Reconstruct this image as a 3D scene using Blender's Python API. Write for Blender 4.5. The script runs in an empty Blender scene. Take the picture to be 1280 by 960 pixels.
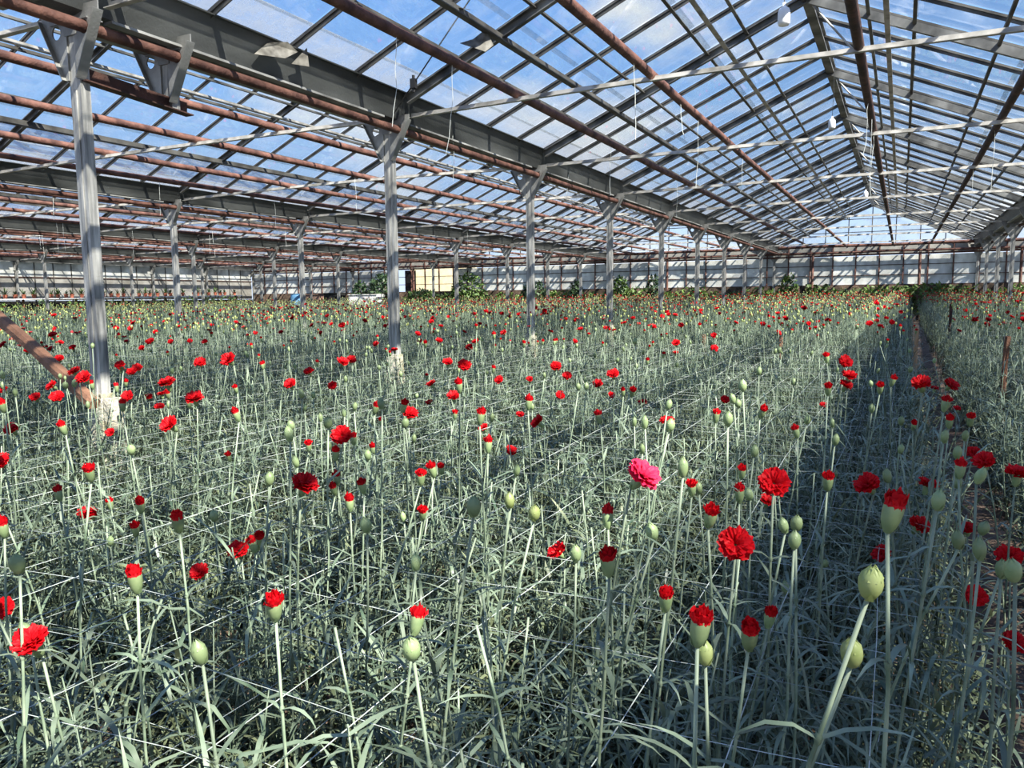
import bpy, math, random
import numpy as np
from mathutils import Vector, Matrix, Euler, Quaternion

random.seed(7); rng = np.random.default_rng(7)
SC = bpy.context.scene
COL = SC.collection
R = math.radians

# ------------------------------------------------------------------ camera
H = 1.25                                   # eye height above the soil
F, YAW, PIT, ROL = 965.2, .466, .110, -.0101
fw = Vector((-math.sin(YAW)*math.cos(PIT), math.cos(YAW)*math.cos(PIT), -math.sin(PIT)))
r0 = Vector((math.cos(YAW), math.sin(YAW), 0)); u0 = r0.cross(fw)
cr = r0*math.cos(ROL) + u0*math.sin(ROL); cu = -r0*math.sin(ROL) + u0*math.cos(ROL)
CAM = Vector((0, 0, H))
cd = bpy.data.cameras.new('camera'); cam = bpy.data.objects.new('camera', cd); COL.objects.link(cam)
cd.sensor_fit = 'HORIZONTAL'; cd.sensor_width = 36; cd.lens = F/1280*36
cd.clip_start = .02; cd.clip_end = 500
cam.matrix_world = Matrix.Translation(CAM) @ Matrix((cr, cu, -fw)).transposed().to_4x4()
SC.camera = cam

# ------------------------------------------------------------------ world: blue sky with broken cloud
SC.view_settings.view_transform = 'Standard'; SC.view_settings.look = 'None'
SC.view_settings.exposure = 0.45; SC.view_settings.gamma = 1.0; SC.view_settings.use_curve_mapping = False
SC.cycles.transparent_max_bounces = 64
SC.cycles.max_bounces = 8
world = bpy.data.worlds.new('sky'); SC.world = world; world.use_nodes = True
def build_world():
    nt = world.node_tree; N = nt.nodes; L = nt.links; N.clear()
    tc = N.new('ShaderNodeTexCoord'); sep = N.new('ShaderNodeSeparateXYZ'); L.new(tc.outputs['Generated'], sep.inputs[0])
    ramp = N.new('ShaderNodeValToRGB'); L.new(sep.outputs['Z'], ramp.inputs[0])
    e = ramp.color_ramp.elements
    e[0].position = 0.0; e[0].color = (.62, .74, .92, 1)
    e[1].position = .75; e[1].color = (.11, .32, .95, 1)
    m = e.new(.22); m.color = (.31, .56, 1.0, 1)
    m = e.new(.42); m.color = (.17, .42, 1.0, 1)
    # flat cloud layer: direction divided by height
    mp = N.new('ShaderNodeMapping'); mp.inputs['Location'].default_value = (3.1, .4, 1.7); mp.inputs['Scale'].default_value = (1.0, 1.0, 2.3); L.new(tc.outputs['Generated'], mp.inputs[0])
    no = N.new('ShaderNodeTexNoise'); no.inputs['Scale'].default_value = 2.6; no.inputs['Detail'].default_value = 7
    no.inputs['Roughness'].default_value = .55; L.new(mp.outputs[0], no.inputs['Vector'])
    cr_ = N.new('ShaderNodeValToRGB'); L.new(no.outputs[0], cr_.inputs[0])
    cr_.color_ramp.elements[0].position = .545; cr_.color_ramp.elements[0].color = (0, 0, 0, 1)
    cr_.color_ramp.elements[1].position = .68; cr_.color_ramp.elements[1].color = (1, 1, 1, 1)
    mix = N.new('ShaderNodeMix'); mix.data_type = 'RGBA'
    L.new(cr_.outputs[0], mix.inputs[0]); L.new(ramp.outputs[0], mix.inputs[6]); mix.inputs[7].default_value = (.86, .90, .96, 1)
    bg = N.new('ShaderNodeBackground'); bg.inputs[1].default_value = 1.0; L.new(mix.outputs[2], bg.inputs[0])
    out = N.new('ShaderNodeOutputWorld'); L.new(bg.outputs[0], out.inputs[0])
build_world()

sd = bpy.data.lights.new('sun', 'SUN'); sun = bpy.data.objects.new('sun', sd); COL.objects.link(sun)
sd.energy = 12.5; sd.angle = R(.53); sd.color = (1, .955, .88)
SUNDIR = Vector((-.92, .42, -1)).normalized()
sun.rotation_euler = SUNDIR.to_track_quat('-Z', 'Y').to_euler()
sun.location = (8, -6, 12)

# ------------------------------------------------------------------ materials
def mat(name, col, rough=.6, metal=0., var=None, vscale=4., detail=6., bump=0., bscale=60., transl=None, rand=0., spec=.5, stretch=(1, 1, 1), lo=.35, hi=.7):
    m = bpy.data.materials.new(name); m.use_nodes = True
    nt = m.node_tree; N = nt.nodes; L = nt.links
    b = N['Principled BSDF']; b.inputs['Roughness'].default_value = rough; b.inputs['Metallic'].default_value = metal
    b.inputs['Specular IOR Level'].default_value = spec
    src = None
    tc = N.new('ShaderNodeTexCoord')
    if var:
        mp = N.new('ShaderNodeMapping'); mp.inputs['Scale'].default_value = stretch; L.new(tc.outputs['Object'], mp.inputs[0])
        no = N.new('ShaderNodeTexNoise'); no.inputs['Scale'].default_value = vscale; no.inputs['Detail'].default_value = detail
        L.new(mp.outputs[0], no.inputs['Vector'])
        rp = N.new('ShaderNodeValToRGB'); L.new(no.outputs[0], rp.inputs[0])
        rp.color_ramp.elements[0].position = lo; rp.color_ramp.elements[0].color = (*col, 1)
        rp.color_ramp.elements[1].position = hi; rp.color_ramp.elements[1].color = (*var, 1)
        src = rp.outputs[0]
    if rand:
        oi = N.new('ShaderNodeObjectInfo'); hs = N.new('ShaderNodeHueSaturation')
        mr = N.new('ShaderNodeMapRange'); mr.inputs[3].default_value = 1-rand; mr.inputs[4].default_value = 1+rand
        L.new(oi.outputs['Random'], mr.inputs[0]); L.new(mr.outputs[0], hs.inputs['Value'])
        if src: L.new(src, hs.inputs['Color'])
        else: hs.inputs['Color'].default_value = (*col, 1)
        src = hs.outputs[0]
    if src: L.new(src, b.inputs['Base Color'])
    else: b.inputs['Base Color'].default_value = (*col, 1)
    if bump:
        bn = N.new('ShaderNodeTexNoise'); bn.inputs['Scale'].default_value = bscale; bn.inputs['Detail'].default_value = 5
        L.new(tc.outputs['Object'], bn.inputs['Vector'])
        bp = N.new('ShaderNodeBump'); bp.inputs['Strength'].default_value = bump; bp.inputs['Distance'].default_value = .02
        L.new(bn.outputs[0], bp.inputs['Height']); L.new(bp.outputs[0], b.inputs['Normal'])
    if transl:
        tr = N.new('ShaderNodeBsdfTranslucent')
        if src: L.new(src, tr.inputs[0])
        else: tr.inputs[0].default_value = (*col, 1)
        mx = N.new('ShaderNodeMixShader'); mx.inputs[0].default_value = transl
        L.new(b.outputs[0], mx.inputs[1]); L.new(tr.outputs[0], mx.inputs[2]); L.new(mx.outputs[0], N['Material Output'].inputs[0])
    return m

def glass_mat(name, dirt_lo, dirt_hi, dirtcol=(.62, .64, .64), scale=3.0, base=.02, top=.5):
    m = bpy.data.materials.new(name); m.use_nodes = True
    nt = m.node_tree; N = nt.nodes; L = nt.links; N.clear()
    tc = N.new('ShaderNodeTexCoord'); oi = N.new('ShaderNodeObjectInfo')
    ad = N.new('ShaderNodeVectorMath'); ad.operation = 'ADD'; L.new(tc.outputs['Object'], ad.inputs[0]); L.new(oi.outputs['Location'], ad.inputs[1])
    mp = N.new('ShaderNodeMapping'); mp.inputs['Scale'].default_value = (1, 1.0, 1); L.new(ad.outputs[0], mp.inputs[0])
    no = N.new('ShaderNodeTexNoise'); no.inputs['Scale'].default_value = scale; no.inputs['Detail'].default_value = 8; no.inputs['Roughness'].default_value = .65
    L.new(mp.outputs[0], no.inputs['Vector'])
    mr = N.new('ShaderNodeMapRange'); mr.inputs[1].default_value = dirt_lo; mr.inputs[2].default_value = dirt_hi
    mr.inputs[3].default_value = base; mr.inputs[4].default_value = top; L.new(no.outputs[0], mr.inputs[0])
    # some panes are dirtier than others
    m2 = N.new('ShaderNodeMapRange'); m2.inputs[3].default_value = .35; m2.inputs[4].default_value = 1.25; L.new(oi.outputs['Random'], m2.inputs[0])
    mu = N.new('ShaderNodeMath'); mu.operation = 'MULTIPLY'; mu.use_clamp = True; L.new(mr.outputs[0], mu.inputs[0]); L.new(m2.outputs[0], mu.inputs[1])
    tp = N.new('ShaderNodeBsdfTransparent'); tp.inputs[0].default_value = (.975, .985, .98, 1)
    gl = N.new('ShaderNodeBsdfGlossy'); gl.inputs['Roughness'].default_value = .02
    fr = N.new('ShaderNodeFresnel'); fr.inputs[0].default_value = 1.35
    fm = N.new('ShaderNodeMath'); fm.operation = 'MINIMUM'; fm.inputs[1].default_value = .35; L.new(fr.outputs[0], fm.inputs[0])
    mx = N.new('ShaderNodeMixShader'); L.new(fm.outputs[0], mx.inputs[0]); L.new(tp.outputs[0], mx.inputs[1]); L.new(gl.outputs[0], mx.inputs[2])
    df = N.new('ShaderNodeBsdfDiffuse'); df.inputs[0].default_value = (*dirtcol, 1)
    tl = N.new('ShaderNodeBsdfTranslucent'); tl.inputs[0].default_value = (*dirtcol, 1)
    dm = N.new('ShaderNodeMixShader'); dm.inputs[0].default_value = .6; L.new(df.outputs[0], dm.inputs[1]); L.new(tl.outputs[0], dm.inputs[2])
    m3 = N.new('ShaderNodeMixShader'); L.new(mu.outputs[0], m3.inputs[0]); L.new(mx.outputs[0], m3.inputs[1]); L.new(dm.outputs[0], m3.inputs[2])
    o = N.new('ShaderNodeOutputMaterial'); L.new(m3.outputs[0], o.inputs[0])
    return m

M = {}
M['steel'] = mat('galvanised_steel', (.12, .122, .12), .5, .35, (.40, .40, .38), 5, bump=.15, stretch=(1, .35, .6))
M['bar'] = mat('glazing_bar_steel', (.045, .042, .038), .6, .2, (.16, .155, .14), 4, stretch=(1, 1, 1))
M['rafter'] = mat('rafter_steel', (.06, .06, .058), .55, .3, (.26, .26, .245), 4)
M['tie'] = mat('pale_weathered_steel', (.20, .19, .165), .6, .15, (.50, .48, .44), 7, lo=.32, hi=.58)
M['post'] = mat('column_steel', (.11, .112, .11), .5, .25, (.56, .55, .51), 4, bump=.1, stretch=(6, 6, .7))
M['rust'] = mat('rusty_pipe_paint', (.055, .02, .014), .75, 0, (.20, .092, .066), 7, bump=.4, bscale=40, lo=.38, hi=.72)
M['rust_dark'] = mat('dark_rust', (.028, .011, .008), .8, 0, (.085, .034, .022), 9, bump=.4)
M['gutter'] = mat('gutter_sheet', (.018, .02, .019), .55, .25, (.12, .125, .12), 3, bump=.15, stretch=(1, .25, 1))
M['flash'] = mat('gutter_ledge', (.10, .10, .095), .6, .1, (.42, .42, .40), 3)
M['concrete'] = mat('lichen_concrete', (.20, .185, .11), .9, 0, (.52, .49, .41), 9, bump=.8, bscale=30)
M['soil'] = mat('bed_soil', (.05, .034, .022), .95, 0, (.19, .125, .085), 6, bump=.8, bscale=25)
M['wood'] = mat('brown_wood', (.12, .055, .03), .8, 0, (.26, .13, .075), 8, bump=.4, stretch=(1, 1, .2))
M['wood_light'] = mat('pale_stake_wood', (.32, .20, .11), .8, 0, (.50, .34, .20), 8, bump=.3)
M['white'] = mat('white_plastic', (.82, .82, .80), .45)
M['string'] = mat('pale_twine', (.62, .64, .60), .8)
M['net'] = mat('net_twine', (.16, .19, .17), .7, 0, (.52, .55, .51), 3)
M['cable'] = mat('black_cable', (.012, .012, .013), .6)
M['shard'] = mat('dirty_glass_fragment', (.10, .09, .07), .5, 0, (.36, .34, .29), 12, transl=.35)
M['whitewash'] = mat('whitewashed_glass', (.45, .45, .41), .85, 0, (.80, .80, .75), 2.2, transl=.35, rand=.15, lo=.3, hi=.62)
M['filmwall'] = mat('dusty_film', (.30, .28, .24), .8, 0, (.56, .54, .49), 1.6, transl=.35, rand=.12)
M['dark'] = mat('black_and_doorway_shade', (.014, .014, .013), .9)  # black for crate and plinth; its colour also carries the doorway's shade
M['yellowwall'] = mat('sunlit_yellow_plaster', (.72, .62, .36), .9, 0, (.82, .74, .5), 4)
M['stem'] = mat('glaucous_stem', (.11, .155, .095), .5, 0, (.32, .375, .265), 14, transl=.12, rand=.28, spec=.35)
M['leaf'] = mat('glaucous_leaf', (.048, .076, .046), .40, 0, (.225, .275, .190), 10, transl=.18, rand=.35, spec=.4)
M['leaf_low'] = mat('lower_leaf', (.038, .056, .027), .5, 0, (.20, .225, .125), 8, transl=.18, rand=.4, spec=.3)
M['calyx'] = mat('calyx_green', (.17, .25, .11), .45, 0, (.33, .40, .19), 30, transl=.2, rand=.2)
M['budgreen'] = mat('bud_green', (.19, .27, .12), .45, 0, (.34, .41, .20), 30, transl=.2, rand=.25)
M['budyellow'] = mat('yellow_green_bud', (.26, .33, .10), .45, 0, (.42, .46, .20), 30, transl=.25, rand=.2)
M['budfar'] = mat('far_bud_green', (.24, .31, .09), .5, 0, (.48, .50, .19), 30, transl=.2, rand=.35)
M['red'] = mat('carnation_red', (.50, .002, .007), .55, 0, (.68, .008, .014), 40, transl=.35, rand=.16, spec=.2)
M['pink'] = mat('carnation_pink', (.66, .015, .075), .55, 0, (.74, .06, .15), 40, transl=.4, spec=.2)
M['darkred'] = mat('spent_red', (.20, .01, .015), .7, 0, (.42, .02, .03), 40, transl=.2, rand=.5)
M['shrub'] = mat('shrub_green', (.035, .085, .015), .55, 0, (.16, .24, .05), 6, transl=.2, rand=.4)
M['shrubd'] = mat('dark_shrub_green', (.02, .05, .018), .55, 0, (.07, .12, .04), 6, transl=.15, rand=.3)
M['pot'] = mat('terracotta', (.34, .09, .05), .8, 0, (.48, .16, .09), 8, rand=.25)
M['blue'] = mat('blue_plastic', (.09, .25, .45), .45, 0, (.16, .36, .56), 4)
M['box'] = mat('brown_box', (.20, .11, .08), .8, 0, (.32, .2, .15), 5)
M['block'] = mat('white_block', (.72, .71, .68), .8, 0, (.82, .81, .78), 5)
M['glass'] = glass_mat('roof_glass', .50, .85, base=.006, top=.22)
M['glass_far'] = glass_mat('dusty_roof_glass', .42, .8, base=.02, top=.35)
M['glass_strip'] = glass_mat('dirty_glass_strip', .25, .6, (.55, .56, .55), 6, base=.16, top=.55)

# ------------------------------------------------------------------ helpers
TEENS = 'first second third fourth fifth sixth seventh eighth ninth tenth eleventh twelfth thirteenth fourteenth fifteenth sixteenth seventeenth eighteenth nineteenth'.split()
ORDW = TEENS+[t if u == 0 else t2+'-'+TEENS[u-1] for t, t2 in (('twentieth', 'twenty'), ('thirtieth', 'thirty'), ('fortieth', 'forty'), ('fiftieth', 'fifty'), ('sixtieth', 'sixty')) for u in range(10)]
class MB:
    def __init__(s): s.v = []; s.f = []; s.mi = []
    def add(s, vs, fs, mi=0):
        o = len(s.v); s.v += [tuple(q) for q in vs]
        for f in fs: s.f.append(tuple(i+o for i in f)); s.mi.append(mi)
    def box(s, a, b, mi=0):
        x0, y0, z0 = a; x1, y1, z1 = b
        s.add([(x0, y0, z0), (x1, y0, z0), (x1, y1, z0), (x0, y1, z0), (x0, y0, z1), (x1, y0, z1), (x1, y1, z1), (x0, y1, z1)],
              [(0, 3, 2, 1), (4, 5, 6, 7), (0, 1, 5, 4), (1, 2, 6, 5), (2, 3, 7, 6), (3, 0, 4, 7)], mi)
    def sweep(s, path, prof, up=(0, 0, 1), mi=0, closed=True, taper=None):
        """a profile [(side, up)] carried along a path of points"""
        n = len(prof); P = [Vector(p) for p in path]; rows = []
        for i, p in enumerate(P):
            t = (P[min(i+1, len(P)-1)] - P[max(i-1, 0)]).normalized()
            sd_ = t.cross(Vector(up))
            if sd_.length < 1e-4: sd_ = t.cross(Vector((0, 1, 0)))
            sd_.normalize(); uu = sd_.cross(t)
            k = taper[i] if taper else 1
            rows.append([p + sd_*a*k + uu*b*k for a, b in prof])
        vs = [q for r_ in rows for q in r_]; fs = []
        for i in range(len(P)-1):
            for j in range(n if closed else n-1):
                a = i*n+j; b = i*n+(j+1) % n
                fs.append((a, b, b+n, a+n))
        if closed and n > 2:
            fs.append(tuple(range(n-1, -1, -1))); fs.append(tuple(range((len(P)-1)*n, len(P)*n)))
        s.add(vs, fs, mi)
    def tube(s, path, r, n=8, mi=0, taper=None):
        s.sweep(path, [(r*math.cos(2*math.pi*k/n), r*math.sin(2*math.pi*k/n)) for k in range(n)], mi=mi, taper=taper)
    def lathe(s, prof, n=10, mi=0, c=(0, 0, 0)):
        vs = []; fs = []
        for r_, z in prof:
            for k in range(n):
                a = 2*math.pi*k/n; vs.append((c[0]+r_*math.cos(a), c[1]+r_*math.sin(a), c[2]+z))
        for i in range(len(prof)-1):
            for k in range(n):
                a = i*n+k; b = i*n+(k+1) % n; fs.append((a, b, b+n, a+n))
        s.add(vs, fs, mi)
    def mesh(s, name, mats, smooth=False):
        me = bpy.data.meshes.new(name); me.from_pydata(s.v, [], s.f)
        for m in (mats if isinstance(mats, (list, tuple)) else [mats]): me.materials.append(m)
        me.polygons.foreach_set('material_index', s.mi)
        if smooth: me.polygons.foreach_set('use_smooth', [True]*len(me.polygons))
        me.update(); return me

def put(name, me, parent=None, loc=(0, 0, 0), rot=None, scl=None):
    o = bpy.data.objects.new(name, me); COL.objects.link(o); o.location = loc
    if rot is not None: o.rotation_euler = rot
    if scl is not None: o.scale = scl if hasattr(scl, '__len__') else (scl,)*3
    if parent: o.parent = parent
    return o
def tag(o, label=None, cat=None, group=None, kind=None):
    if label: o['label'] = label
    if cat: o['category'] = cat
    if group: o['group'] = group
    if kind: o['kind'] = kind
    return o
def empty(name, loc=(0, 0, 0), rot=None):
    o = bpy.data.objects.new(name, None); COL.objects.link(o); o.location = loc; o.empty_display_size = .05
    if rot is not None: o.rotation_euler = rot
    return o
def ray(px, py): return (fw*F + cr*(px-640) - cu*(py-480))
def at_depth(px, py, d): return CAM + ray(px, py)*(d/F)
def at_y(px, py, y): d = ray(px, py); return CAM + d*(y/d.y)
def at_x(px, py, x): d = ray(px, py); return CAM + d*(x/d.x)
def at_z(px, py, z): d = ray(px, py); return CAM + d*((z-H)/d.z)
def g(y): return .013*max(y, 0.)            # the ground rises gently towards the end wall

W = 6.44; GX0 = -4.235; Y0 = 2.98; D = 3.0; YE = Y0+9*D       # gutter line x, first column y, bay, end wall
ZT = H+1.525                                # pipe through the brackets
ZTIE = H+1.63
GUTS = list(range(-4, 3))                   # gutter lines: -4 is the side wall, 0 the near column row, 1 beyond the path
def gx(j): return GX0+W*j
SPANS = [-4, -3, -2, -1, 0, 1]              # span s lies between gutter s and s+1
KST = {-4: 2, -3: 1, -2: 1, -1: -1, 0: -3, 1: -3}     # first bay line built in each span
ZLIP, ZRIDGE, OL, OR_ = H+1.86, H+3.17, 3.05, .03    # glass: from OL off the ridge line up to OR_
SL = (ZRIDGE-ZLIP)/(OL-OR_)
def roof_z(off): return ZRIDGE-(off-OR_)*SL
CSL = 1/math.sqrt(1+SL*SL)

# ------------------------------------------------------------------ floor
def floor():
    mb = MB(); xs = np.linspace(-30.1, 8.8, 60); ys = np.linspace(-6, YE+.3, 60)
    for y in ys:
        for x in xs:
            dip = -.06 if .16 < x < .54 else 0
            mb.v.append((x, y, g(y)+dip+rng.normal(0, .012)))
    n = len(xs)
    for i in range(len(ys)-1):
        for j in range(n-1):
            a = i*n+j; mb.f.append((a, a+1, a+1+n, a+n)); mb.mi.append(0)
    o = put('floor', mb.mesh('floor', M['soil'], True)); tag(o, 'brown soil floor of the greenhouse under the flower beds', kind='structure')
floor()

# ------------------------------------------------------------------ roof: one ceiling per slope, built of rafters, purlins, bars, panes
def slope_pts(side, a, b, dz=0):
    """two points on a slope (offsets from the ridge line), dz above the glass along z"""
    return (side*a, 0, roof_z(a)+dz), (side*b, 0, roof_z(b)+dz)
ROOF = {}
for side in (-1, 1):
    mb = MB(); p, q = slope_pts(side, OL, OR_, -.022)
    mb.sweep([p, q], [(-.014, 0), (.014, 0), (.014, .022), (-.014, .022)]); mb.sweep([p, q], [(-.004, -.03), (.004, -.03), (.004, 0), (-.004, 0)])
    ROOF['bar', side] = mb.mesh('glazing_bar', M['bar'])
    mb = MB(); p, q = slope_pts(side, 3.0, .0, -.138)
    prof = [(-.024, 0), (.024, 0), (.024, .01), (-.014, .01), (-.014, .075), (.024, .075), (.024, .085), (-.024, .085)]
    mb.sweep([p, q], prof)
    ROOF['rafter', side] = mb.mesh('rafter', M['rafter'])
    for nm, rows in (('three', ((OL-.2, 1.98), (2.03, 1.0), (1.05, .06))), ('one', ((OL-.2, .06),))):
        for i, (a, b) in enumerate(rows):
            mb = MB(); lift = .006+.003*i
            (x1, _, z1), (x2, _, z2) = slope_pts(side, a, b, lift)
            w = .362; t = .004
            vs = []
            for yy in (-w, w):
                for x, z in ((x1, z1), (x2, z2), (x2, z2+t), (x1, z1+t)): vs.append((x, yy, z))
            mb.add(vs, [(0, 1, 2, 3), (7, 6, 5, 4), (0, 4, 5, 1), (1, 5, 6, 2), (2, 6, 7, 3), (3, 7, 4, 0)])
            ROOF[nm, i, side] = mb.mesh('glass_pane', M['glass'] if nm == 'three' else M['glass_far'])
    mb = MB(); (x1, _, z1), (x2, _, z2) = slope_pts(side, OL+.06, OL-.22, .012)
    vs = [(x, yy, z+dz) for yy in (0, D-.01) for x, z, dz in ((x1, z1, 0), (x2, z2, 0), (x2, z2, .005), (x1, z1, .005))]
    mb.add(vs, [(0, 1, 2, 3), (7, 6, 5, 4), (0, 4, 5, 1), (1, 5, 6, 2), (2, 6, 7, 3), (3, 7, 4, 0)])
    ROOF['strip', side] = mb.mesh('glass_strip', M['glass_strip'])

def lprof(w, h, t): return [(-w/2, 0), (w/2, 0), (w/2, t), (-w/2+t, t), (-w/2+t, h), (-w/2, h)]
SPAN_NAME = {-4: 'over the side wall aisle', -3: 'of the second span from the side wall', -2: 'two spans beyond the near columns', -1: 'just beyond the near columns',
             0: 'over the near carnation bed', 1: 'across the path beyond the gutter'}
def roof(s):
    xc = gx(s)+W/2; k0 = KST[s]; ya = Y0+k0*D; yb = YE; Ln = yb-ya
    detailed = s in (0, -1)
    for side in (-1, 1):
        c = empty('ceiling', (xc, 0, 0))
        tag(c, 'glazed roof slope %s, %s' % (SPAN_NAME[s], 'rising to its ridge' if side < 0 else 'falling from its ridge'), kind='structure')
        nb = int(round(Ln/.75))
        for i in range(nb+1):
            put('glazing_bar', ROOF['bar', side], c, (0, ya+.75*i+.06 if i < nb else yb-.02, 0))
        for i in range(nb):
            y = ya+.75*i+.06+.375
            if y+.37 > yb: y = yb-.375
            if detailed:
                for r_ in range(3):
                    put('glass_pane', ROOF['three', r_, side], c, (0, y, rng.uniform(0, .003)))
            else: put('glass_pane', ROOF['one', 0, side], c, (0, y, 0))
        for k in range(k0, 10):
            put('rafter', ROOF['rafter', side], c, (0, Y0+k*D-(.03 if k == 9 else 0), 0))
            if k < 9: put('glass_strip', ROOF['strip', side], c, (0, Y0+k*D+.005, 0))
        for off, w, h, m, nm, dz in ((2.02, .06, .08, 'bar', 'purlin', -.20), (2.46, .03, .035, 'bar', 'lap_bar', -.075), (1.75, .03, .035, 'bar', 'lap_bar', -.075),
                                     (1.02, .035, .04, 'bar', 'lap_bar', -.075), (.78, .05, .05, 'tie', 'vent_rail', -.20), (.60, .035, .035, 'rafter', 'vent_rail', -.1)):
            mb = MB(); z = roof_z(off)+dz
            mb.sweep([(side*off, ya, z), (side*off, yb, z)], lprof(w, h, .01))
            put(nm, mb.mesh(nm, M[m]), c)
        if side == -1:
            mb = MB(); mb.sweep([(0, ya, ZRIDGE-.10), (0, yb, ZRIDGE-.10)], [(-.05, 0), (.05, 0), (.05, .02), (.012, .02), (.012, .10), (.06, .10), (.06, .115), (-.06, .115), (-.06, .10), (-.012, .10), (-.012, .02), (-.05, .02)])
            put('ridge_beam', mb.mesh('ridge_beam', M['rafter']), c)
            # vent opening rods hanging off the ridge
            if detailed:
                for k in range(max(k0, 0), 9):
                    mb = MB(); mb.tube([(.05, Y0+k*D+.1, ZRIDGE-.12), (.45, Y0+k*D+.1, ZRIDGE-.62)], .012, 6); put('vent_arm', mb.mesh('vent_arm', M['tie']), c)
for s in SPANS: roof(s)

# gutters
GN = {0: 'along the near row of columns', 1: 'along the columns beyond the path', -1: 'along the second column row', -2: 'along the third column row', -3: 'along the fourth column row', -4: 'on top of the side wall', 2: 'on the far side of the span beyond the path'}
for j in GUTS:
    k0 = min(KST.get(j, 9), KST.get(j-1, 9)); ya = Y0+k0*D
    go = empty('gutter', (gx(j), 0, 0)); tag(go, 'dark sheet steel rain gutter %s' % GN[j], kind='structure')
    prof = [(-.19, .25), (-.12, .03), (-.05, .015), (.05, .015), (.12, .03), (.19, .25), (.225, .245), (.225, .255), (.18, .26), (.112, .042), (-.112, .042), (-.18, .26), (-.225, .255), (-.225, .245)]
    for k in range(k0, 9):
        mb = MB(); mb.sweep([(0, Y0+k*D+.004, H+1.58), (0, Y0+k*D+D-.004, H+1.58)], prof)
        put('gutter_trough', mb.mesh('gutter_trough', M['gutter']), go)
    for k in range(k0, 9):
        mb = MB(); mb.box((.10, Y0+k*D+.1, H+1.575), (.17, Y0+k*D+D-.3, H+1.59)); mb.box((-.17, Y0+k*D+.1, H+1.575), (-.10, Y0+k*D+D-.3, H+1.59))
        put('ledge', mb.mesh('ledge', M['flash']), go)

# ------------------------------------------------------------------ columns
def wing(side):
    """bracket wing in the XZ plane with a round hole for a pipe"""
    poly = [(.035, -.27), (.06, -.27), (.245, .075), (.245, .12), (.035, .12)]
    cxh, czh, rh = .12, .0, .038
    n = 20; ring_o = []; ring_i = []
    angs = sorted(set([2*math.pi*i/n for i in range(n)] + [math.atan2(z-czh, x-cxh) % (2*math.pi) for x, z in poly]))
    for a in angs:
        dx, dz = math.cos(a), math.sin(a); best = 9
        for i in range(len(poly)):
            x1, z1 = poly[i]; x2, z2 = poly[(i+1) % len(poly)]
            ex, ez = x2-x1, z2-z1; den = dx*ez-dz*ex
            if abs(den) < 1e-9: continue
            t = ((x1-cxh)*ez-(z1-czh)*ex)/den; u = ((x1-cxh)*dz-(z1-czh)*dx)/den
            if t > 0 and -1e-6 <= u <= 1+1e-6: best = min(best, t)
        ring_o.append((cxh+dx*best, czh+dz*best)); ring_i.append((cxh+dx*rh, czh+dz*rh))
    m = len(angs); vs = []; fs = []
    for y in (-.004, .004):
        vs += [(side*x, y, z) for x, z in ring_o]; vs += [(side*x, y, z) for x, z in ring_i]
    for i in range(m):
        j = (i+1) % m
        fs += [(i, j, m+j, m+i), (2*m+i, 3*m+i, 3*m+j, 2*m+j), (i, 2*m+i, 2*m+j, j), (m+i, m+j, 3*m+j, 3*m+i)]
    mb = MB(); mb.add(vs, fs)
    # folded flange along the sloping outer edge
    mb.sweep([(side*.06, 0, -.27), (side*.245, 0, .075)], [(-.03, -.003), (.03, -.003), (.03, .003), (-.03, .003)], up=(side*.88, 0, -.47))
    return mb.mesh('bracket_wing', M['steel'])
WING = {s_: wing(s_) for s_ in (-1, 1)}
def post_mesh(h):
    mb = MB(); a = .045; b = .03; t = .006
    mb.sweep([(0, 0, 0), (0, 0, h)], [(-a, -b), (a, -b), (a, b), (a-.012, b), (a-.012, b-t), (a-t, b-t), (a-t, -b+t), (-a+t, -b+t), (-a+t, b-t), (-a+.012, b-t), (-a+.012, b), (-a, b)], up=(0, 1, 0))
    mb.box((-.012, -b-.006, .05), (.012, -b, h-.3))
    return mb.mesh('post', M['post'])
SEAT = MB(); SEAT.box((-.16, -.05, .12), (.16, .05, .128)); SEAT.box((-.05, -.045, .05), (.05, .045, .12)); SEAT = SEAT.mesh('gutter_seat', M['steel'])
def pier_mesh(top):
    mb = MB()
    def blk(x0, y0, x1, y1, z1, taper, chip):
        vs = [(x0-taper, y0-taper, -.12), (x1+taper, y0-taper, -.12), (x1+taper, y1+taper, -.12), (x0-taper, y1+taper, -.12)]
        zs = [z1+rng.uniform(-chip, chip) for _ in range(4)]
        md = [(x0, y0, z1*.6), (x1, y0, z1*.6), (x1, y1, z1*.6), (x0, y1, z1*.6)]
        tp = [(x0+.01, y0+.01, zs[0]), (x1-.01, y0+.01, zs[1]), (x1-.01, y1-.01, zs[2]), (x0+.01, y1-.01, zs[3])]
        fs = [(0, 3, 2, 1), (8, 9, 10, 11)]
        for l in (0, 4):
            for i in range(4): fs.append((l+i, l+(i+1) % 4, l+4+(i+1) % 4, l+4+i))
        mb.add(vs+md+tp, fs)
    blk(-.068, -.055, .068, .055, top, .012, .02)
    return mb
def cheek_mesh(top):
    mb = MB(); mb.box((.075, -.045, -.1), (.135, .045, top*.99)); return mb.mesh('pier_cheek', M['concrete'])
PIER = {}
NTH = ['first', 'second', 'third', 'fourth', 'fifth', 'sixth', 'seventh', 'eighth', 'ninth', 'tenth']
ROWN = {0: 'the row beside the near bed', 1: 'the row beyond the path', -1: 'the row one span behind', -2: 'the row two spans behind', -3: 'the row three spans behind', -4: 'the side wall'}
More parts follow.
